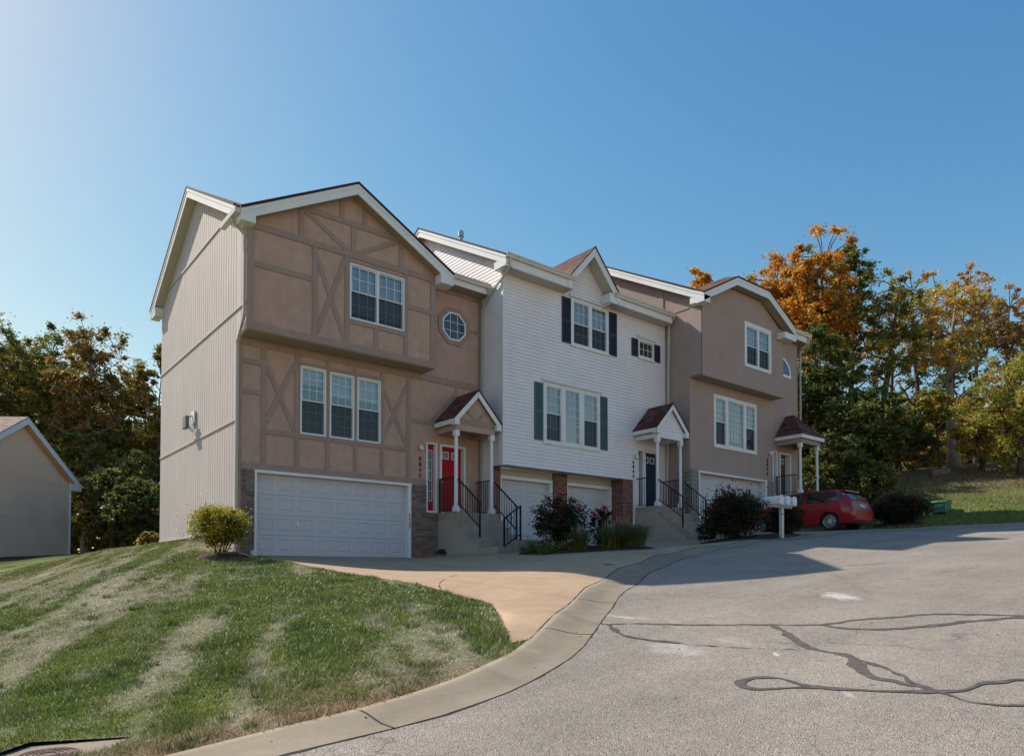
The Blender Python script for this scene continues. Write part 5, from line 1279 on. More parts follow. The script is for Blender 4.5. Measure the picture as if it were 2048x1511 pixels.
vx, vy = 9.95, 9.35; vz = spot(vx, vy) + .012; m = MB(); m.tube([(vx, vy, vz - .01), (vx, vy, vz + .006)], .10, 18); m.tube([(vx, vy, vz + .006), (vx, vy, vz + .012)], .04, 10)
setp(m.build('valve_cover', M['lid']), 'small round rusty valve cap in the shaded driveway', 'valve cover')
# cord and wedge by the brick pier
m = MB(); pts = [(10.62 + .16 * k + .05 * math.sin(k * 2.1), 17.38 - .03 * k + .10 * math.sin(k * 1.7), spot(10.6 + .16 * k, 17.4) + .03 + .015 * math.sin(k * 1.3)) for k in range(10)]
m.tube([(10.98, 17.555, 1.15), (10.99, 17.54, .9), (11.02, 17.50, .6), (10.9, 17.45, .46)] + pts, .014, 6); m.tube([(p[0] + .1, p[1] - .08, p[2]) for p in pts[::-1]], .014, 6)
setp(m.build('extension_cord', M['orange'], smooth=True), 'orange extension cord lying by the brown brick pier', 'cord')
m = MB(); wz = spot(11.7, 17.1); m.prism([(17.30, wz + .01), (17.10, wz + .01), (17.2, wz + .16)], 'X', 11.22, 11.40); setp(m.build('door_wedge', M['black'], bevel=.01), 'small black wedge at the foot of the red-door stair wall', 'wedge')
m = MB(); m.tube([(5.98, 17.50, .50), (5.98, 17.36, .47)], .075, 12); m.box(5.90, 6.05, 17.38, 17.5, .41, .52); setp(m.build('drain_outlet', M['white'], bevel=.01), 'white drain outlet at the left corner of the big garage door', 'drain')
# rock ledge and fallen log
def lump(cx, cy, rx, ry, rz, seed, name, mat, label, cat, tilt=0):
    V = []; F = []; nu, nv_ = 28, 12
    for j in range(nv_ + 1):
        for i in range(nu):
            a_ = 2 * math.pi * i / nu; b_ = math.pi * j / nv_ - math.pi / 2
            k = 1 + .35 * (float(vnoise(math.cos(a_) * 2 + 5, math.sin(a_) * 2 + b_ * 2, seed)) - .5)
            V.append((cx + rx * k * math.cos(b_) * math.cos(a_), cy + ry * k * math.cos(b_) * math.sin(a_), rz * k * math.sin(b_)))
    z0 = spot(cx, cy); V = [(x, y, z + z0) for x, y, z in V]
    for j in range(nv_):
        for i in range(nu): F.append((j * nu + i, j * nu + (i + 1) % nu, (j + 1) * nu + (i + 1) % nu, (j + 1) * nu + i))
    return setp(npmesh(name, V, F, mat, smooth=True), label, cat)
lump(.35, 26.0, 1.2, .5, .62, 3, 'boulder', M['rock'], 'long low brown rock at the lawn edge before the neighbouring house', 'rock')
m = MB(); lz = [(43.0, 12.6), (43.8, 12.0), (44.8, 11.4)]; m.tube([(x, y, spot(x, y) + .12) for x, y in lz], [.14, .13, .09], 9); setp(m.build('fallen_log', M['bark_pale'], smooth=True), 'pale fallen log lying on the leaf-strewn slope', 'log')
m = MB(); m.tube([(39.6, 14.6, spot(39.6, 14.6) + .12), (40.4, 14.1, spot(40.4, 14.1) + .16)], [.25, .18], 7); setp(m.build('rock', M['rock'], smooth=True), 'small pale stone on the shaded slope below the woods', 'rock')

# ------------------------------------------------------------ car
def cr(P, t):
    i = min(int(t), len(P) - 2); f = t - i
    p0 = P[max(i - 1, 0)]; p1 = P[i]; p2 = P[i + 1]; p3 = P[min(i + 2, len(P) - 1)]
    return .5 * ((2 * p1) + (-p0 + p2) * f + (2 * p0 - 5 * p1 + 4 * p2 - p3) * f * f + (-p0 + 3 * p1 - 3 * p2 + p3) * f ** 3)
ST = np.array([  # y, zb, w0, w1,z1, w2,z2, w3,z3, ztop
    [0.00, .36, .55, .66, .48, .64, .60, .58, .66, .68],
    [0.05, .30, .70, .78, .50, .76, .64, .70, .72, .75],
    [0.16, .26, .76, .82, .52, .80, .78, .66, .98, 1.01],
    [0.38, .24, .79, .84, .55, .83, .92, .61, 1.22, 1.26],
    [0.62, .22, .80, .85, .58, .83, .95, .58, 1.36, 1.40],
    [1.00, .21, .81, .855, .60, .835, .95, .56, 1.40, 1.45],
    [1.70, .20, .81, .855, .60, .835, .93, .57, 1.42, 1.475],
    [2.40, .20, .81, .855, .60, .825, .90, .56, 1.37, 1.43],
    [2.85, .20, .81, .85, .60, .815, .89, .60, 1.17, 1.22],
    [3.25, .20, .81, .85, .60, .80, .87, .66, .96, 1.00],
    [3.70, .21, .79, .84, .58, .77, .82, .60, .87, .90],
    [4.05, .24, .74, .79, .52, .70, .72, .52, .77, .79],
    [4.22, .34, .55, .62, .48, .58, .62, .45, .66, .68]], float)
NS = len(ST)
def crow(s): return cr(ST, s)
def csec(row, v, side):
    y, zb, w0, w1, z1, w2, z2, w3, z3, zt_ = row
    P = np.array([(0, zb), (w0, zb), (w1, z1), (w2, z2), (w3, z3), (0, zt_)], float)
    if v < 1: q = P[0] + (P[1] - P[0]) * v
    elif v >= 4: f = v - 4; q = P[4] * (1 - f) + P[5] * f; q = q + np.array((0, .25 * (zt_ - z3) * math.sin(math.pi * f)))
    else:
        q = cr(P[1:5], v - 1) if v < 3 else P[3] + (P[4] - P[3]) * (v - 3) + np.array((.02, .01)) * math.sin(math.pi * (v - 3))
    return np.array((side * q[0], y, q[1]))
CX, CY = 24.38, 11.10; CZ = spot(24.4, 12.0)
pitch_c = (spot(24.4, 14.6) - spot(24.4, 11.9)) / 2.7
def cw(p): return (CX + p[0], CY + p[1], CZ + p[2] + pitch_c * (p[1] - .8) + .0)
car = thing('parked_car', 'red five-door hatchback parked facing the garage on the uphill driveway', 'car', (CX, CY, CZ))
def carpaint():
    t = NT('red_car_paint'); p = t.pbr((.29, .004, .007), .3, .4); p.inputs['Coat Weight'].default_value = .45; p.inputs['Coat Roughness'].default_value = .04; return t.m
M['paint'] = carpaint()
ss = np.linspace(0, NS - 1, 85); vv = [0, .5, 1, 1.15, 1.35, 1.6, 1.85, 2.1, 2.4, 2.7, 3.0, 3.25, 3.5, 3.75, 4.0, 4.15, 4.4, 4.7, 5.0]
WH = [(.80, .31), (3.42, .31)]
V = []; F = []
for side in (-1, 1):
    k0 = len(V)
    for s in ss:
        r = crow(s)
        for v in vv: V.append(csec(r, v, side))
    nv_ = len(vv)
    for i in range(len(ss) - 1):
        for j in range(nv_ - 1):
            q = [k0 + i * nv_ + j, k0 + (i + 1) * nv_ + j, k0 + (i + 1) * nv_ + j + 1, k0 + i * nv_ + j + 1]
            c = np.mean([V[a_] for a_ in q], 0)
            if any(math.hypot(c[1] - wy, c[2] - wz) < .365 for wy, wz in WH) and abs(c[0]) > .5: continue
            F.append(q if side > 0 else q[::-1])
V = [cw(p) for p in V]
for e_ in (0, len(ss) - 1):
    m = MB()
    for j in range(nv_ - 1): m.poly([V[e_ * nv_ + j], V[e_ * nv_ + j + 1], V[k0 + e_ * nv_ + j + 1], V[k0 + e_ * nv_ + j]])
    m.build('bumper', M['paint'], car)
npmesh('body', V, F, M['paint'], car, smooth=True)
def cpatch(name, mat, s0, s1, v0f, v1f, off=.010, n=14, side=-1, k=6, parent=None):
    V = []; F = []
    for i in range(n + 1):
        s = s0 + (s1 - s0) * i / n; r = crow(s); va, vb = v0f(i / n), v1f(i / n)
        for j in range(k + 1):
            p = csec(r, va + (vb - va) * j / k, side); V.append(cw(p + np.array((side * off, 0, off * .5))))
    for i in range(n):
        for j in range(k): F.append((i * (k + 1) + j, (i + 1) * (k + 1) + j, (i + 1) * (k + 1) + j + 1, i * (k + 1) + j + 1))
    return npmesh(name, V, F, mat, parent or car, smooth=True)
M['cabin'] = dglass('tinted_car_glass', (.012, .016, .018))
for side in (-1, 1):
    cpatch('side_window', M['cabin'], 3.0, 4.25, lambda t: 3.10 + .35 * (1 - t) ** 2, lambda t: 3.55 + .33 * min(1, t * 2.2), side=side)
    cpatch('side_window', M['cabin'], 4.38, 5.95, lambda t: 3.06, lambda t: 3.90, side=side)
    cpatch('side_window', M['cabin'], 6.08, 7.9, lambda t: 3.05, lambda t: 3.90 - .45 * max(0, t - .35), side=side)
    # tail lights wrap the corner
    cpatch('tail_light', dglass('tail_light_red', (.22, .03, .02)) if side < 0 else bpy.data.materials['tail_light_red'], 1.35, 2.35, lambda t: 2.45, lambda t: 3.05, off=.012, side=side)
    cpatch('rear_quarter_reflector', M['lamp'], 2.95, 3.25, lambda t: 3.95, lambda t: 4.05, off=.012, side=side) if side < 0 else None
    for s_ in (4.9, 6.8): cpatch('door_handle', M['black'], s_ - .18, s_ + .02, lambda t: 2.80, lambda t: 2.90, off=.022, side=side, n=4, k=2)
    cpatch('sill_trim', M['black'], 3.6, 9.2, lambda t: 1.0, lambda t: 1.12, off=.006, side=side)
# rear hatch window (both halves in one)
V = []; F = []; n = 10; kk = 12
for i in range(n + 1):
    s = 2.05 + (3.75 - 2.05) * i / n; r = crow(s)
    for j in range(kk + 1):
        f = -1 + 2 * j / kk; side = -1 if f < 0 else 1; v = 5 - abs(f) * .93; p = csec(r, max(v, 4.04), side); V.append(cw(p + np.array((0, -.012, .014))))
for i in range(n):
    for j in range(kk): F.append((i * (kk + 1) + j, (i + 1) * (kk + 1) + j, (i + 1) * (kk + 1) + j + 1, i * (kk + 1) + j + 1))
npmesh('rear_window', V, F, M['cabin'], car, smooth=True)
V = []; F = []
for i in range(n + 1):
    s = 8.05 + (9.1 - 8.05) * i / n; r = crow(s)
    for j in range(kk + 1):
        f = -1 + 2 * j / kk; side = -1 if f < 0 else 1; V.append(cw(csec(r, max(5 - abs(f) * .95, 4.03), side) + np.array((0, .01, .014))))
for i in range(n):
    for j in range(kk): F.append((i * (kk + 1) + j, (i + 1) * (kk + 1) + j, (i + 1) * (kk + 1) + j + 1, i * (kk + 1) + j + 1))
npmesh('windscreen', V, F, M['cabin'], car, smooth=True)
m = MB(); a_ = [cw((x, y, z)) for x, y, z in ((-.17, .05, .76), (.17, .05, .76), (.17, .105, .89), (-.17, .105, .89))]; m.slab(a_, (0, -.015, .006)); m.build('licence_plate', M['plate'], car)
m = MB(); m.slab([cw(p) for p in ((-.60, -.012, .50), (.60, -.012, .50), (.60, -.012, .53), (-.60, -.012, .53))], (0, .015, 0)); m.build('bumper_strip', M['paint'], car)
m = MB(); m.slab([cw(p) for p in ((-.5, .40, 1.335), (.5, .40, 1.335), (.50, .80, 1.40), (-.50, .80, 1.40))], (0, 0, .05)); m.build('roof_spoiler', M['paint'], car, bevel=.01)
m = MB(); m.slab([cw(p) for p in ((-.26, .125, .925), (.26, .125, .925), (.26, .165, .96), (-.26, .165, .96))], (0, -.02, .006)); m.build('hatch_handle', M['metal'], car)
for sx in (-1, 1):
    m = MB(); p_ = cw((sx * .86, 2.95, .93)); m.box(p_[0] - .09, p_[0] + .09, p_[1] - .05, p_[1] + .05, p_[2] - .05, p_[2] + .08); m.build('mirror', M['paint'], car, bevel=.02)
def wheel(sx, wy):
    def cir(r, x, n=36): return [cw((sx * x, wy + r * math.cos(2 * math.pi * i / n), .31 + r * math.sin(2 * math.pi * i / n))) for i in range(n)]
    m_ = MB(); rs = [(.20, .64), (.285, .64), (.308, .665), (.312, .74), (.308, .81), (.285, .835), (.215, .828)]; L = [cir(r, x) for r, x in rs]
    for A, B in zip(L[:-1], L[1:]):
        for i in range(36): m_.poly([A[i], A[(i + 1) % 36], B[(i + 1) % 36], B[i]])
    w_ = thing_part('wheel', car); m_.build('tyre', M['black'], w_, smooth=True)
    m_ = MB(); L = [cir(r, x) for r, x in [(.218, .826), (.205, .835), (.192, .822), (.188, .74)]]
    for A, B in zip(L[:-1], L[1:]):
        for i in range(36): m_.poly([A[i], A[(i + 1) % 36], B[(i + 1) % 36], B[i]])
    for i in range(14):
        a0 = 2 * math.pi * (i // 2) / 7 + (.16 if i % 2 else -.16)
        c0 = cw((sx * .825, wy + .035 * math.cos(a0), .31 + .035 * math.sin(a0))); a1 = a0 + (.10 if i % 2 else -.10); c1 = cw((sx * .818, wy + .195 * math.cos(a1), .31 + .195 * math.sin(a1))); m_.bar(c0, c1, .022, .014, up=(1, 0, 0))
    m_.tube([cw((sx * .80, wy, .31)), cw((sx * .835, wy, .31))], .045, 12); m_.build('rim', M['alloy'], w_)
    m_ = MB(); m_.tube([cw((sx * .30, wy, .31)), cw((sx * .745, wy, .31))], [.36, .19], 24); m_.build('brake_well', M['black'], w_)
def thing_part(name, parent):
    o = bpy.data.objects.new(name, None); col_link(o); o.parent = parent; o.empty_display_size = .1; return o
M['alloy'] = plain('silver_alloy', (.55, .56, .58), .3, .04, 10, metal=.85)
for sx in (-1, 1):
    for wy, _ in WH: wheel(sx, wy)
m = MB()
for sx in (-1, 1):
    for wy, _ in WH:
        pts = [cw((sx * .842, wy + .368 * math.cos(a_), .31 + .368 * math.sin(a_))) for a_ in np.linspace(-.25, math.pi + .25, 22)]; m.tube(pts, .014, 6)
m.build('wheel_arch_lip', M['paint'], car, smooth=True)
m = MB(); m.box(CX - .70, CX + .70, CY + .25, CY + 4.0, CZ + .22, CZ + .40); m.build('underbody', M['black'], car)

# ------------------------------------------------------------ leaves, shrubs, trees
def leaf_quads(P, size, r, flat=.6, aspect=.6):
    n = len(P); d = r.normal(size=(n, 3)); d[:, 2] *= flat; d /= np.linalg.norm(d, axis=1)[:, None]
    e = r.normal(size=(n, 3)); e -= (e * d).sum(1)[:, None] * d; e /= np.linalg.norm(e, axis=1)[:, None]
    s = size * r.uniform(.6, 1.35, n)[:, None]; k = np.cross(d, e) * s * .12
    V = np.empty((n * 4, 3)); V[0::4] = P - d * s; V[1::4] = P - e * s * aspect + k; V[2::4] = P + d * s; V[3::4] = P + e * s * aspect + k
    return V, np.arange(n * 4).reshape(-1, 4)
def tube_np(pts, rad, n=6):
    mb_ = MB(); mb_.tube(pts, rad, n); return mb_
def foliage(name, parent, centers, radii, counts, size, pal, wts, r, flat=.6, squash=.7, jit=.3, mat='leaf'):
    PP = []; CC = []
    pal = np.array(pal)
    for c, rad, cnt in zip(centers, radii, counts):
        q = r.normal(size=(cnt, 3)) * rad * .58 * r.uniform(.6, 1.4, 3)[None]; q[:, 2] *= squash; q[r.random(cnt) < .14] *= 1.9
        base = pal[r.choice(len(pal), p=wts)]; mixc = pal[r.choice(len(pal), cnt, p=wts)]
        f = (r.random(cnt) < .72)[:, None]; c3 = np.where(f, base[None], mixc) * r.uniform(1 - jit, 1 + jit, cnt)[:, None]
        PP.append(np.asarray(c) + q); CC.append(c3)
    P = np.vstack(PP); C3 = np.vstack(CC); V, F = leaf_quads(P, size, r, flat)
    return npmesh(name, V, F, M[mat], parent, cols=np.repeat(C3, 4, 0))

PAL = dict(
    orange=([(.66, .33, .045), (.60, .25, .035), (.68, .42, .07), (.27, .24, .05), (.50, .17, .03)], [.38, .22, .22, .1, .08]),
    green=([(.115, .15, .034), (.09, .12, .03), (.18, .20, .04), (.27, .23, .06)], [.4, .3, .2, .10]),
    dark=([(.10, .13, .034), (.13, .165, .043), (.21, .21, .05), (.34, .25, .06)], [.38, .32, .20, .10]),
    olive=([(.24, .235, .05), (.17, .18, .04), (.38, .31, .06), (.52, .32, .05), (.12, .14, .03)], [.3, .25, .2, .1, .15]),
    gold=([(.70, .50, .08), (.68, .40, .09), (.42, .37, .07), (.30, .30, .06), (.55, .29, .12)], [.32, .2, .2, .15, .13]),
    rust=([(.56, .32, .14), (.62, .40, .12), (.48, .27, .15), (.36, .30, .08)], [.3, .3, .2, .2]),
    lime=([(.34, .35, .055), (.25, .29, .05), (.48, .40, .07), (.52, .30, .08)], [.33, .25, .22, .20]),
    mixed=([(.15, .18, .042), (.23, .23, .05), (.30, .22, .045), (.42, .22, .05), (.08, .10, .025)], [.34, .26, .16, .06, .18]),
    redbrown=([(.33, .18, .05), (.25, .20, .05), (.18, .17, .04), (.42, .24, .06)], [.25, .3, .3, .15]))
def tree(x, y, hgt, cr_, cbase, pal, label, name='tree', ncl=70, lpc=170, lsize=.13, trunk_r=.2, lean=(0, 0), seed=1, bark='bark', group=None, zo=None, sq=1.0, forks=0, clr=.16, squash=.7, dens=1.0, spread=1.0, cat='tree'):
    r = np.random.default_rng(seed); z0 = spot(x, y) if zo is None else zo
    t = thing(name, label, cat, (x, y, z0), group)
    top = Vector((x + lean[0], y + lean[1], z0 + hgt * .86)); base = Vector((x, y, z0 - .3)); m_ = MB(); sk = []
    tp = []
    for k in range(9):
        f = k / 8; tp.append(base.lerp(top, f) + Vector((math.sin(f * 5 + seed) * .22, math.cos(f * 4 + seed * 2) * .22, 0)) * f * 1.2 + Vector((lean[0], lean[1], 0)) * (f * f - f) * .4)
    rad = [trunk_r * (1.35 if k == 0 else 1) * (1 - .86 * (k / 8) ** 1.1) for k in range(9)]; m_.tube(tp, rad, 9)
    for k in range(3, 9): sk.append((tp[k], rad[k]))
    cc = Vector((x + lean[0] * .75, y + lean[1] * .75, z0 + hgt * cbase + (hgt * (1 - cbase)) / 2)); hz = hgt * (1 - cbase) / 2 * 1.02
    nl = 11; ncl = int(ncl * 2.9); clr *= .60; lpc = lpc * .85; lsize = lsize * .74
    for i in range(nl):
        f = .30 + .62 * i / nl; j = f * 8; p0 = tp[int(j)].lerp(tp[min(int(j) + 1, 8)], j - int(j)); a_ = i * 2.4 + r.uniform(-.5, .5)
        L = cr_ * (1.0 - .45 * f) * r.uniform(.75, 1.15); up = L * r.uniform(.35, 1.0)
        pts = [p0, p0 + Vector((math.cos(a_) * L * .35, math.sin(a_) * L * .35, up * .25)), p0 + Vector((math.cos(a_ + .15) * L * .7, math.sin(a_ + .15) * L * .7, up * .65)), p0 + Vector((math.cos(a_ + .1) * L, math.sin(a_ + .1) * L, up))]
        r0 = trunk_r * (1 - .8 * f) * .62; m_.tube(pts, [r0, r0 * .7, r0 * .42, r0 * .15], 6)
        sk += [(pts[1], r0 * .7), (pts[2], r0 * .42), (pts[3], r0 * .15)]
    cen = []; rads = []; cnt = []
    for i in range(ncl):
        for _ in range(20):
            d = r.normal(size=3); d /= np.linalg.norm(d); q = (r.random() ** .42)
            an = math.atan2(d[1], d[0]); lob = .74 + .40 * float(vnoise(an * 1.1 + 10, d[2] * 1.6 + 10 + seed, seed))
            c = np.array([cc.x + d[0] * cr_ * q * lob * spread, cc.y + d[1] * cr_ * q * lob * spread, cc.z + d[2] * hz * q * lob])
            if float(vnoise(c[0] * .55, c[2] * .75, seed + 3)) > .30: break
        else: continue
        cen.append(c); rr = cr_ * clr * r.uniform(.65, 1.35); rads.append(rr); cnt.append(int(lpc * dens * r.uniform(.6, 1.3)))
        p1 = Vector(c); bst = min(sk, key=lambda s: (s[0] - p1).length + (4 if s[0].z > p1.z + .4 else 0)); mid = bst[0].lerp(p1, .5) + Vector((0, 0, .15))
        m_.tube([bst[0], mid, p1], [min(bst[1] * .6, .06), .03, .012], 4, cap=False)
    m_.build('trunk', M[bark], t, smooth=True, uv=False)
    foliage('crown', t, cen, rads, cnt, lsize, *PAL[pal], r, squash=squash)
    return t

def shrub(x, y, rx, hz, pal, label, name='shrub', ncl=60, lpc=90, ls=.03, seed=1, stems=7, flowers=0, group=None, base_gap=.2, cat='shrub', fpal=((.42, .008, .02), (.28, .006, .015), (.55, .03, .05))):
    r = np.random.default_rng(seed); z0 = spot(x, y); t = thing(name, label, cat, (x, y, z0), group)
    cen = []; rads = []; cnt = []; zc = z0 + hz * (base_gap + (1 - base_gap) * .5); hh = hz * (1 - base_gap) * .5
    for i in range(ncl):
        d = r.normal(size=3); d /= np.linalg.norm(d); q = r.random() ** .4
        an = math.atan2(d[1], d[0]); lob = .80 + .32 * float(vnoise(an * 1.6 + 9, d[2] * 2 + 9, seed))
        cen.append(np.array([x + d[0] * rx * q * lob, y + d[1] * rx * q * lob, zc + d[2] * hh * q * lob])); rads.append(rx * .20 * r.uniform(.6, 1.4)); cnt.append(int(lpc * r.uniform(.6, 1.3)))
    m_ = MB()
    for i in range(stems):
        a_ = 2 * math.pi * i / stems + r.uniform(-.4, .4); p = Vector((x + .07 * math.cos(a_), y + .07 * math.sin(a_), z0 - .05)); c = Vector(cen[r.integers(ncl)])
        m_.tube([p, p.lerp(c, .5) + Vector((math.cos(a_) * .08, math.sin(a_) * .08, .02)), c], [.016, .012, .006], 5)
    m_.build('stems', M['stem'], t, uv=False, smooth=True)
    foliage('foliage', t, cen, rads, cnt, ls, *PAL[pal], r, squash=.85)
    if flowers:
        fc = []; fr = []; fn = []
        for i in range(flowers):
            d = r.normal(size=3); d[2] = abs(d[2]) * .9 + .1; d /= np.linalg.norm(d); an = math.atan2(d[1], d[0]); lob = .88 + .25 * float(vnoise(an * 1.6 + 9, d[2] * 2 + 9, seed))
            fc.append(np.array([x + d[0] * rx * lob, y + d[1] * rx * lob, zc + d[2] * hh * lob * 1.08])); fr.append(.045 * r.uniform(.6, 1.5)); fn.append(26)
        for a_, b_, c_ in zip(fc, fr, fn): foliage('flower', t, [a_], [b_ * .8], [c_], .022, list(fpal), [.5, .3, .2], r, squash=.8)
    return t
def mulch_bed(name, pts, label, seed=3, hgt=.10):
    line = np.array(pts, float); c = line.mean(0); sp = spline(list(map(tuple, line)) + [tuple(line[0])], .25)[:-1]
    V = []; F = []; n = len(sp); rings = 7
    for k in range(rings):
        f = k / (rings - 1)
        P = sp * (1 - f) + c * f; zz = H(P[:, 0], P[:, 1]) + .012 + hgt * (1 - (1 - f) ** 2.2) * (.7 + .6 * vnoise(P[:, 0] * 3, P[:, 1] * 3, seed)) - (.03 if k == 0 else 0)
        V += list(map(tuple, np.c_[P, zz]))
    for k in range(rings - 1):
        for i in range(n): F.append((k * n + i, k * n + (i + 1) % n, (k + 1) * n + (i + 1) % n, (k + 1) * n + i))
    o = npmesh(name, V, F, M['mulch'], smooth=True, kind='structure'); return o
def grass_clump(x, y, rad, hgt, label, seed, pal=((.07, .11, .02), (.11, .14, .03), (.22, .19, .07)), n=520, group='ornamental grasses'):
    r = np.random.default_rng(seed); z0 = spot(x, y) + .05; V = []; F = []; Cc_ = []
    t = thing('ornamental_grass', label, 'ornamental grass', (x, y, z0), group)
    for i in range(n):
        a_ = r.uniform(0, 2 * np.pi); L = hgt * r.uniform(.6, 1.25); out = rad * r.uniform(.2, 1.2); b = np.array([x + r.normal() * .07, y + r.normal() * .07, z0]); dr = np.array([math.cos(a_), math.sin(a_), 0]); sd = np.array([-math.sin(a_), math.cos(a_), 0]) * .006
        pts = [b, b + dr * out * .35 + np.array([0, 0, L * .65]), b + dr * out * .75 + np.array([0, 0, L * .85]), b + dr * out * 1.15 + np.array([0, 0, L * .62])]
        k = len(V); ws = [1, .9, .6, .1]; col = np.array(pal[r.choice(3, p=[.45, .3, .25])]) * r.uniform(.7, 1.3)
        for p, w in zip(pts, ws): V += [p - sd * w, p + sd * w]; Cc_ += [col, col]
        for j in range(3): F.append((k + 2 * j, k + 2 * j + 1, k + 2 * j + 3, k + 2 * j + 2))
    for i in range(26):
        a_ = r.uniform(0, 2 * np.pi); dr = np.array([math.cos(a_), math.sin(a_), 0]); b = np.array([x, y, z0]); tip = b + dr * rad * r.uniform(.2, .9) + np.array([0, 0, hgt * r.uniform(1.2, 1.6)]); sd = np.array([-math.sin(a_), math.cos(a_), 0])
        k = len(V); col = np.array((.26, .21, .15)); m1 = b * .25 + tip * .75
        V += [b - sd * .003, b + sd * .003, m1 + sd * .004, m1 - sd * .004, tip, m1 + sd * .014, m1 - sd * .014]; Cc_ += [col] * 7
        F += [(k, k + 1, k + 2, k + 3), (k + 3, k + 5, k + 4, k + 6)]
    npmesh('blades', V, F, M['blade'], t, cols=np.array(Cc_)); return t

mulch_bed('mulch_bed', [(4.35, 16.75), (4.7, 16.15), (5.3, 16.3), (5.95, 17.0), (6.0, 17.5), (5.6, 17.85), (4.9, 17.75)], '')
mulch_bed('mulch_bed', [(11.3, 13.9), (11.35, 12.9), (12.0, 11.7), (12.9, 10.95), (13.5, 11.0), (13.95, 12.2), (13.95, 13.8), (13.2, 14.6), (12.0, 14.6)], '')
mulch_bed('mulch_bed', [(16.3, 11.5), (16.9, 10.85), (18.0, 10.65), (19.2, 10.7), (20.2, 11.0), (20.3, 11.6), (18.9, 12.2), (17.6, 12.6), (16.6, 12.3)], '')
mulch_bed('mulch_bed', [(25.95, 10.9), (26.6, 10.2), (27.6, 10.1), (28.2, 10.8), (27.9, 11.8), (26.6, 12.0)], '')
PAL['shrubY'] = ([(.55, .44, .05), (.44, .42, .05), (.17, .21, .03), (.10, .14, .02), (.48, .26, .04)], [.20, .18, .28, .24, .10])
PAL['rose'] = ([(.022, .032, .016), (.035, .048, .02), (.05, .055, .02), (.09, .03, .02)], [.4, .35, .17, .08])
shrub(4.98, 16.8, .62, 1.18, 'shrubY', 'round yellow and green shrub at the corner of the grooved side wall', ncl=190, lpc=95, ls=.026, seed=4, stems=9, base_gap=.22)
shrub(12.62, 13.55, .68, 1.42, 'rose', 'tall dark rose bush before the brick pier between the two garage doors', 'rose_bush', ncl=110, lpc=95, ls=.030, seed=6, flowers=20, group='red rose bushes', base_gap=.08, cat='rose bush')
shrub(13.55, 12.95, .36, 1.08, 'rose', 'narrow rose bush with red heads below the garage keypad and corner brick pier', 'rose_bush', ncl=40, lpc=90, ls=.030, seed=8, flowers=26, group='red rose bushes', base_gap=.05, cat='rose bush')
shrub(17.35, 11.5, .82, 1.42, 'rose', 'wide rose bush with red flowers left of the mailboxes', 'rose_bush', ncl=230, lpc=100, ls=.030, seed=9, flowers=24, group='red rose bushes', base_gap=.03, cat='rose bush')
shrub(26.9, 11.0, .92, 1.12, 'rose', 'low rose bush beside the green utility box and the back of the red car', 'rose_bush', ncl=200, lpc=100, ls=.032, seed=10, flowers=30, group='red rose bushes', base_gap=.10, cat='rose bush')
shrub(16.85, 12.1, .30, .5, 'rose', 'small dark plant at the foot of the short railing before the uphill garage', 'shrub', ncl=16, lpc=70, ls=.028, seed=12, base_gap=.02)
shrub(19.75, 11.35, .55, .92, 'rose', 'dark green shrub between the mailboxes and the front of the red car', 'shrub', ncl=90, lpc=90, ls=.028, seed=13, base_gap=.02)
for k, (x, y, rr, hh) in enumerate([(11.75, 13.5, .42, .30), (12.15, 12.75, .40, .26), (11.55, 12.95, .25, .2)]):
    shrub(x, y, rr, hh, 'dark', ['spreading dark juniper at the foot of the lower stair landing', 'spreading dark juniper between the stair landing and the grass clumps', 'smallest juniper sprig at the left tip of the mulch bed'][k], 'juniper', ncl=26, lpc=90, ls=.022, seed=20 + k, base_gap=0, group='low junipers in the driveway bed', stems=3, cat='juniper')
for k, (x, y, rr, hh, lb) in enumerate([(12.05, 12.25, .42, .46, 'leftmost ornamental grass clump in front of the tall rose bush'), (12.55, 11.75, .44, .50, 'middle ornamental grass clump at the front edge of the mulch bed'), (13.05, 11.35, .46, .52, 'rightmost ornamental grass clump at the tip of the mulch bed'), (13.35, 12.1, .40, .56, 'taller seed-headed grass clump below the corner brick pier')]):
    grass_clump(x, y, rr, hh, lb, 40 + k)
# ------------------------------------------------------------ woods
GL = 'trees of the wood left of the townhouses'; GR = 'trees of the wooded hill right of the townhouses'
def tr(x, y, ztop, cr_, cb, pal, label, **k):
    z0 = spot(x, y); return tree(x, y, ztop - z0, cr_, cb, pal, label, **k)
tr(1.63, 75.73, 21.20, 4.6, 0.25, 'mixed', 'mixed green tree at the far left behind the neighbouring roof ridge', ncl=70,lpc=130,lsize=.17,seed=101, group=GL)
tr(4.51, 70.83, 20.49, 4.6, 0.25, 'olive', 'olive-green tree standing directly behind the neighbouring roof vent', ncl=80,lpc=150,lsize=.16,seed=102, group=GL)
tr(7.32, 74.97, 22.26, 4.2, 0.3, 'mixed', 'bushy green tree rising behind the neighbouring gable peak', ncl=75,lpc=150,lsize=.16,seed=103, group=GL)
tr(9.12, 65.80, 20.90, 3.6, 0.42, 'redbrown', 'tall forked tree with brown-tinged crown, tallest left of the townhouses', ncl=62,lpc=150,lsize=.15,seed=104,trunk_r=.32,bark="bark_pale", group=GL)
tr(10.26, 84.15, 21.87, 4.2, 0.15, 'dark', 'dense dark tree filling the gap behind the forked tree', ncl=80,lpc=150,lsize=.2,seed=105, group=GL)
tr(13.61, 76.30, 19.22, 3.8, 0.15, 'mixed', 'low dark mixed tree between the forked tree and the tall side wall', ncl=80,lpc=150,lsize=.18,seed=106, group=GL)
tr(13.56, 66.07, 18.23, 3.0, 0.2, 'olive', 'yellow-green tree just left of the grooved side wall', ncl=70,lpc=150,lsize=.16,seed=107, group=GL)
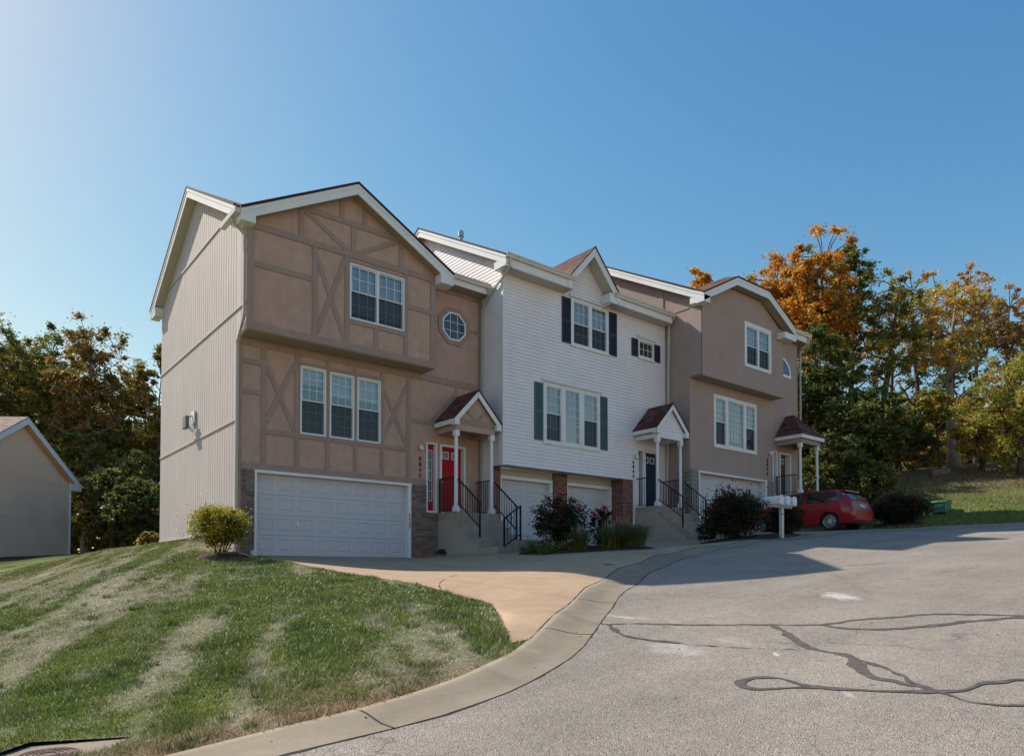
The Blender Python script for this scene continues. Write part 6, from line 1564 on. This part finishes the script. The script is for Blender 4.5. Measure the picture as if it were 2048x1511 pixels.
tr(12.61, 56.56, 16.53, 2.1, 0.5, 'redbrown', 'red-orange tree top peeping beside the grooved side wall', ncl=40,lpc=140,lsize=.14,seed=108, group=GL)
tr(9.46, 56.54, 9.18, 2.9, 0.05, 'dark', 'dark understorey tree right of the neighbouring house corner', ncl=70,lpc=140,lsize=.15,seed=109, group=GL)
tr(10.22, 50.79, 6.34, 2.2, 0.03, 'dark', 'low dark thicket tree beside the foot of the grooved side wall', ncl=55,lpc=140,lsize=.13,seed=110, group=GL)
tr(8.88, 62.15, 11.64, 2.6, 0.05, 'mixed', 'bushy understorey tree beside the eave of the neighbouring house', ncl=60,lpc=140,lsize=.15,seed=111, group=GL)
tr(9.68, 46.10, 2.46, 0.7, 0.02, 'gold', 'small golden bush at the rear foot of the grooved side wall', ncl=22,lpc=110,lsize=.10,seed=112, group=GL)
tr(7.29, 89.12, 23.79, 4.6, 0.1, 'dark', 'dark tree deep in the wood behind the neighbouring house', ncl=80,lpc=150,lsize=.2,seed=113, group=GL)
tr(43.35, 25.25, 21.42, 2.9, 0.42, 'orange', 'orange maple rising behind the clipped gable roof', ncl=62,lpc=150,lsize=.14,seed=121,squash=.8, group=GR)
tr(41.55, 21.57, 21.11, 2.6, 0.4, 'orange', 'tallest orange maple right of the clipped gable', ncl=66,lpc=150,lsize=.13,seed=122,squash=.8, group=GR)
tr(50.07, 23.66, 23.92, 2.1, 0.35, 'green', 'slim tall green tree beside the orange maple', ncl=62,lpc=150,lsize=.14,seed=123, group=GR)
tr(41.95, 30.24, 21.83, 1.25, 0.72, 'orange', 'small round orange treetop behind the uphill townhouse roof', ncl=24,lpc=140,lsize=.14,seed=124,squash=.85,clr=.24, group=GR)
tr(38.65, 20.06, 13.85, 2.4, 0.12, 'green', 'dense green tree against the end wall of the uphill townhouse', ncl=85,lpc=150,lsize=.12,seed=125, group=GR)
tr(43.08, 19.05, 18.25, 2.6, 0.35, 'olive', 'olive-yellow tree with a dark trunk leaning left', ncl=30,lpc=100,lsize=.12,seed=126,lean=(.5,-1.4),trunk_r=.26, group=GR)
tr(49.45, 19.02, 20.25, 2.9, 0.45, 'gold', 'thin golden tree with open branches against the sky', ncl=32,lpc=88,lsize=.11,seed=127,clr=.13,trunk_r=.22, group=GR)
tr(46.77, 16.06, 17.80, 2.6, 0.42, 'gold', 'golden tree with a thick pale trunk on the hill crest', ncl=42,lpc=92,lsize=.11,seed=128,trunk_r=.36,bark="bark_pale", group=GR)
tr(57.82, 19.95, 20.02, 3.4, 0.3, 'dark', 'dark green tree behind the pale trunk', ncl=26,lpc=110,lsize=.14,seed=129, group=GR)
tr(53.55, 16.99, 20.59, 1.9, 0.62, 'rust', 'tall sparse rust-coloured tree with bare lower branches', ncl=30,lpc=90,lsize=.11,seed=130,clr=.17,bark="bark_pale",trunk_r=.18, group=GR)
tr(49.40, 13.93, 17.21, 1.7, 0.5, 'rust', 'rust-coloured tree at the right edge above the lime tree', ncl=34,lpc=90,lsize=.10,seed=131,clr=.16, group=GR)
tr(40.42, 10.93, 10.93, 2.7, 0.06, 'lime', 'low spreading lime and orange tree at the right end of the hill', ncl=80,lpc=160,lsize=.08,seed=132, group=GR)
tr(42.30, 13.26, 8.63, 1.7, 0.05, 'gold', 'short orange-leaved tree left of the lime tree', ncl=45,lpc=120,lsize=.09,seed=133, group=GR)
tr(38.49, 17.62, 9.93, 2.6, 0.05, 'dark', 'broad dark tree above the red car', ncl=90,lpc=150,lsize=.11,seed=134, group=GR)
tr(43.22, 17.65, 8.98, 2.1, 0.04, 'dark', 'dark thicket tree left of the hill crest', ncl=60,lpc=140,lsize=.11,seed=135, group=GR)
tr(32.40, 16.14, 6.64, 1.7, 0.03, 'dark', 'dark bush behind the hipped porch roof', ncl=60,lpc=130,lsize=.10,seed=136, group=GR)
tr(42.83, 15.40, 10.11, 1.35, 0.62, 'lime', 'small lime-leaved tree before the thick pale trunk', ncl=26,lpc=120,lsize=.09,seed=137,clr=.2,trunk_r=.10, group=GR)
tr(56.48, 23.60, 22.32, 3.0, 0.4, 'rust', 'rust-tinted tree between the olive tree and the golden tree', ncl=20,lpc=80,lsize=.13,seed=138, group=GR)
tr(32.77, 14.56, 4.97, 1.3, 0.02, 'dark', 'low dark shrub thicket on the bank above the red car', ncl=40,lpc=120,lsize=.09,seed=139, group=GR)
tr(50.84, 19.18, 9.30, 2.2, 0.04, 'gold', 'olive undergrowth tree behind the hill crest', ncl=55,lpc=120,lsize=.13,seed=140, group=GR)
tr(33.80, 24.64, 14.45, 2.6, 0.3, 'dark', 'dark tree hidden behind the middle of the row of townhouses', ncl=50,lpc=110,lsize=.14,seed=151, group=GR)
tr(32.87, 22.82, 13.74, 2.6, 0.3, 'green', 'green tree hidden behind the uphill townhouse roof ridge', ncl=50,lpc=110,lsize=.14,seed=152, group=GR)
tr(51.43, 12.29, 16.17, 3.0, 0.3, 'gold', 'golden tree just outside the right edge of the hill', ncl=50,lpc=110,lsize=.12,seed=141, group=GR)
def woodland(name, x0, x1, y0, y1, zt, n, pal, seed, label, w2d):
    r = np.random.default_rng(seed); cen = []; rads = []; cnt = []
    for i in range(n):
        f = r.random(); g = r.random(); x, y = w2d(f, g); z0 = spot(x, y); z = z0 + r.random() ** .8 * zt(f)
        cen.append(np.array([x, y, z])); rads.append(r.uniform(1.0, 1.9)); cnt.append(130)
    o = foliage(name, None, cen, rads, cnt, .30, *PAL[pal], r, squash=.8)
    setp(o, label, 'woodland', kind='stuff')
woodland('woodland', 0, 0, 0, 0, lambda f: 12.5, 460, 'dark', 201, 'dark mass of the wood far behind the lawn and neighbouring house', lambda f, g: (-2 + 26 * f + 2 * g, 88 - 12 * f + 6 * g))
woodland('woodland', 0, 0, 0, 0, lambda f: 4.6 - .6 * f, 340, 'olive', 202, 'dark undergrowth mass behind the trees of the hill crest', lambda f, g: (49 + 22 * f + 4 * g, 32 - 19 * f + 5 * g))
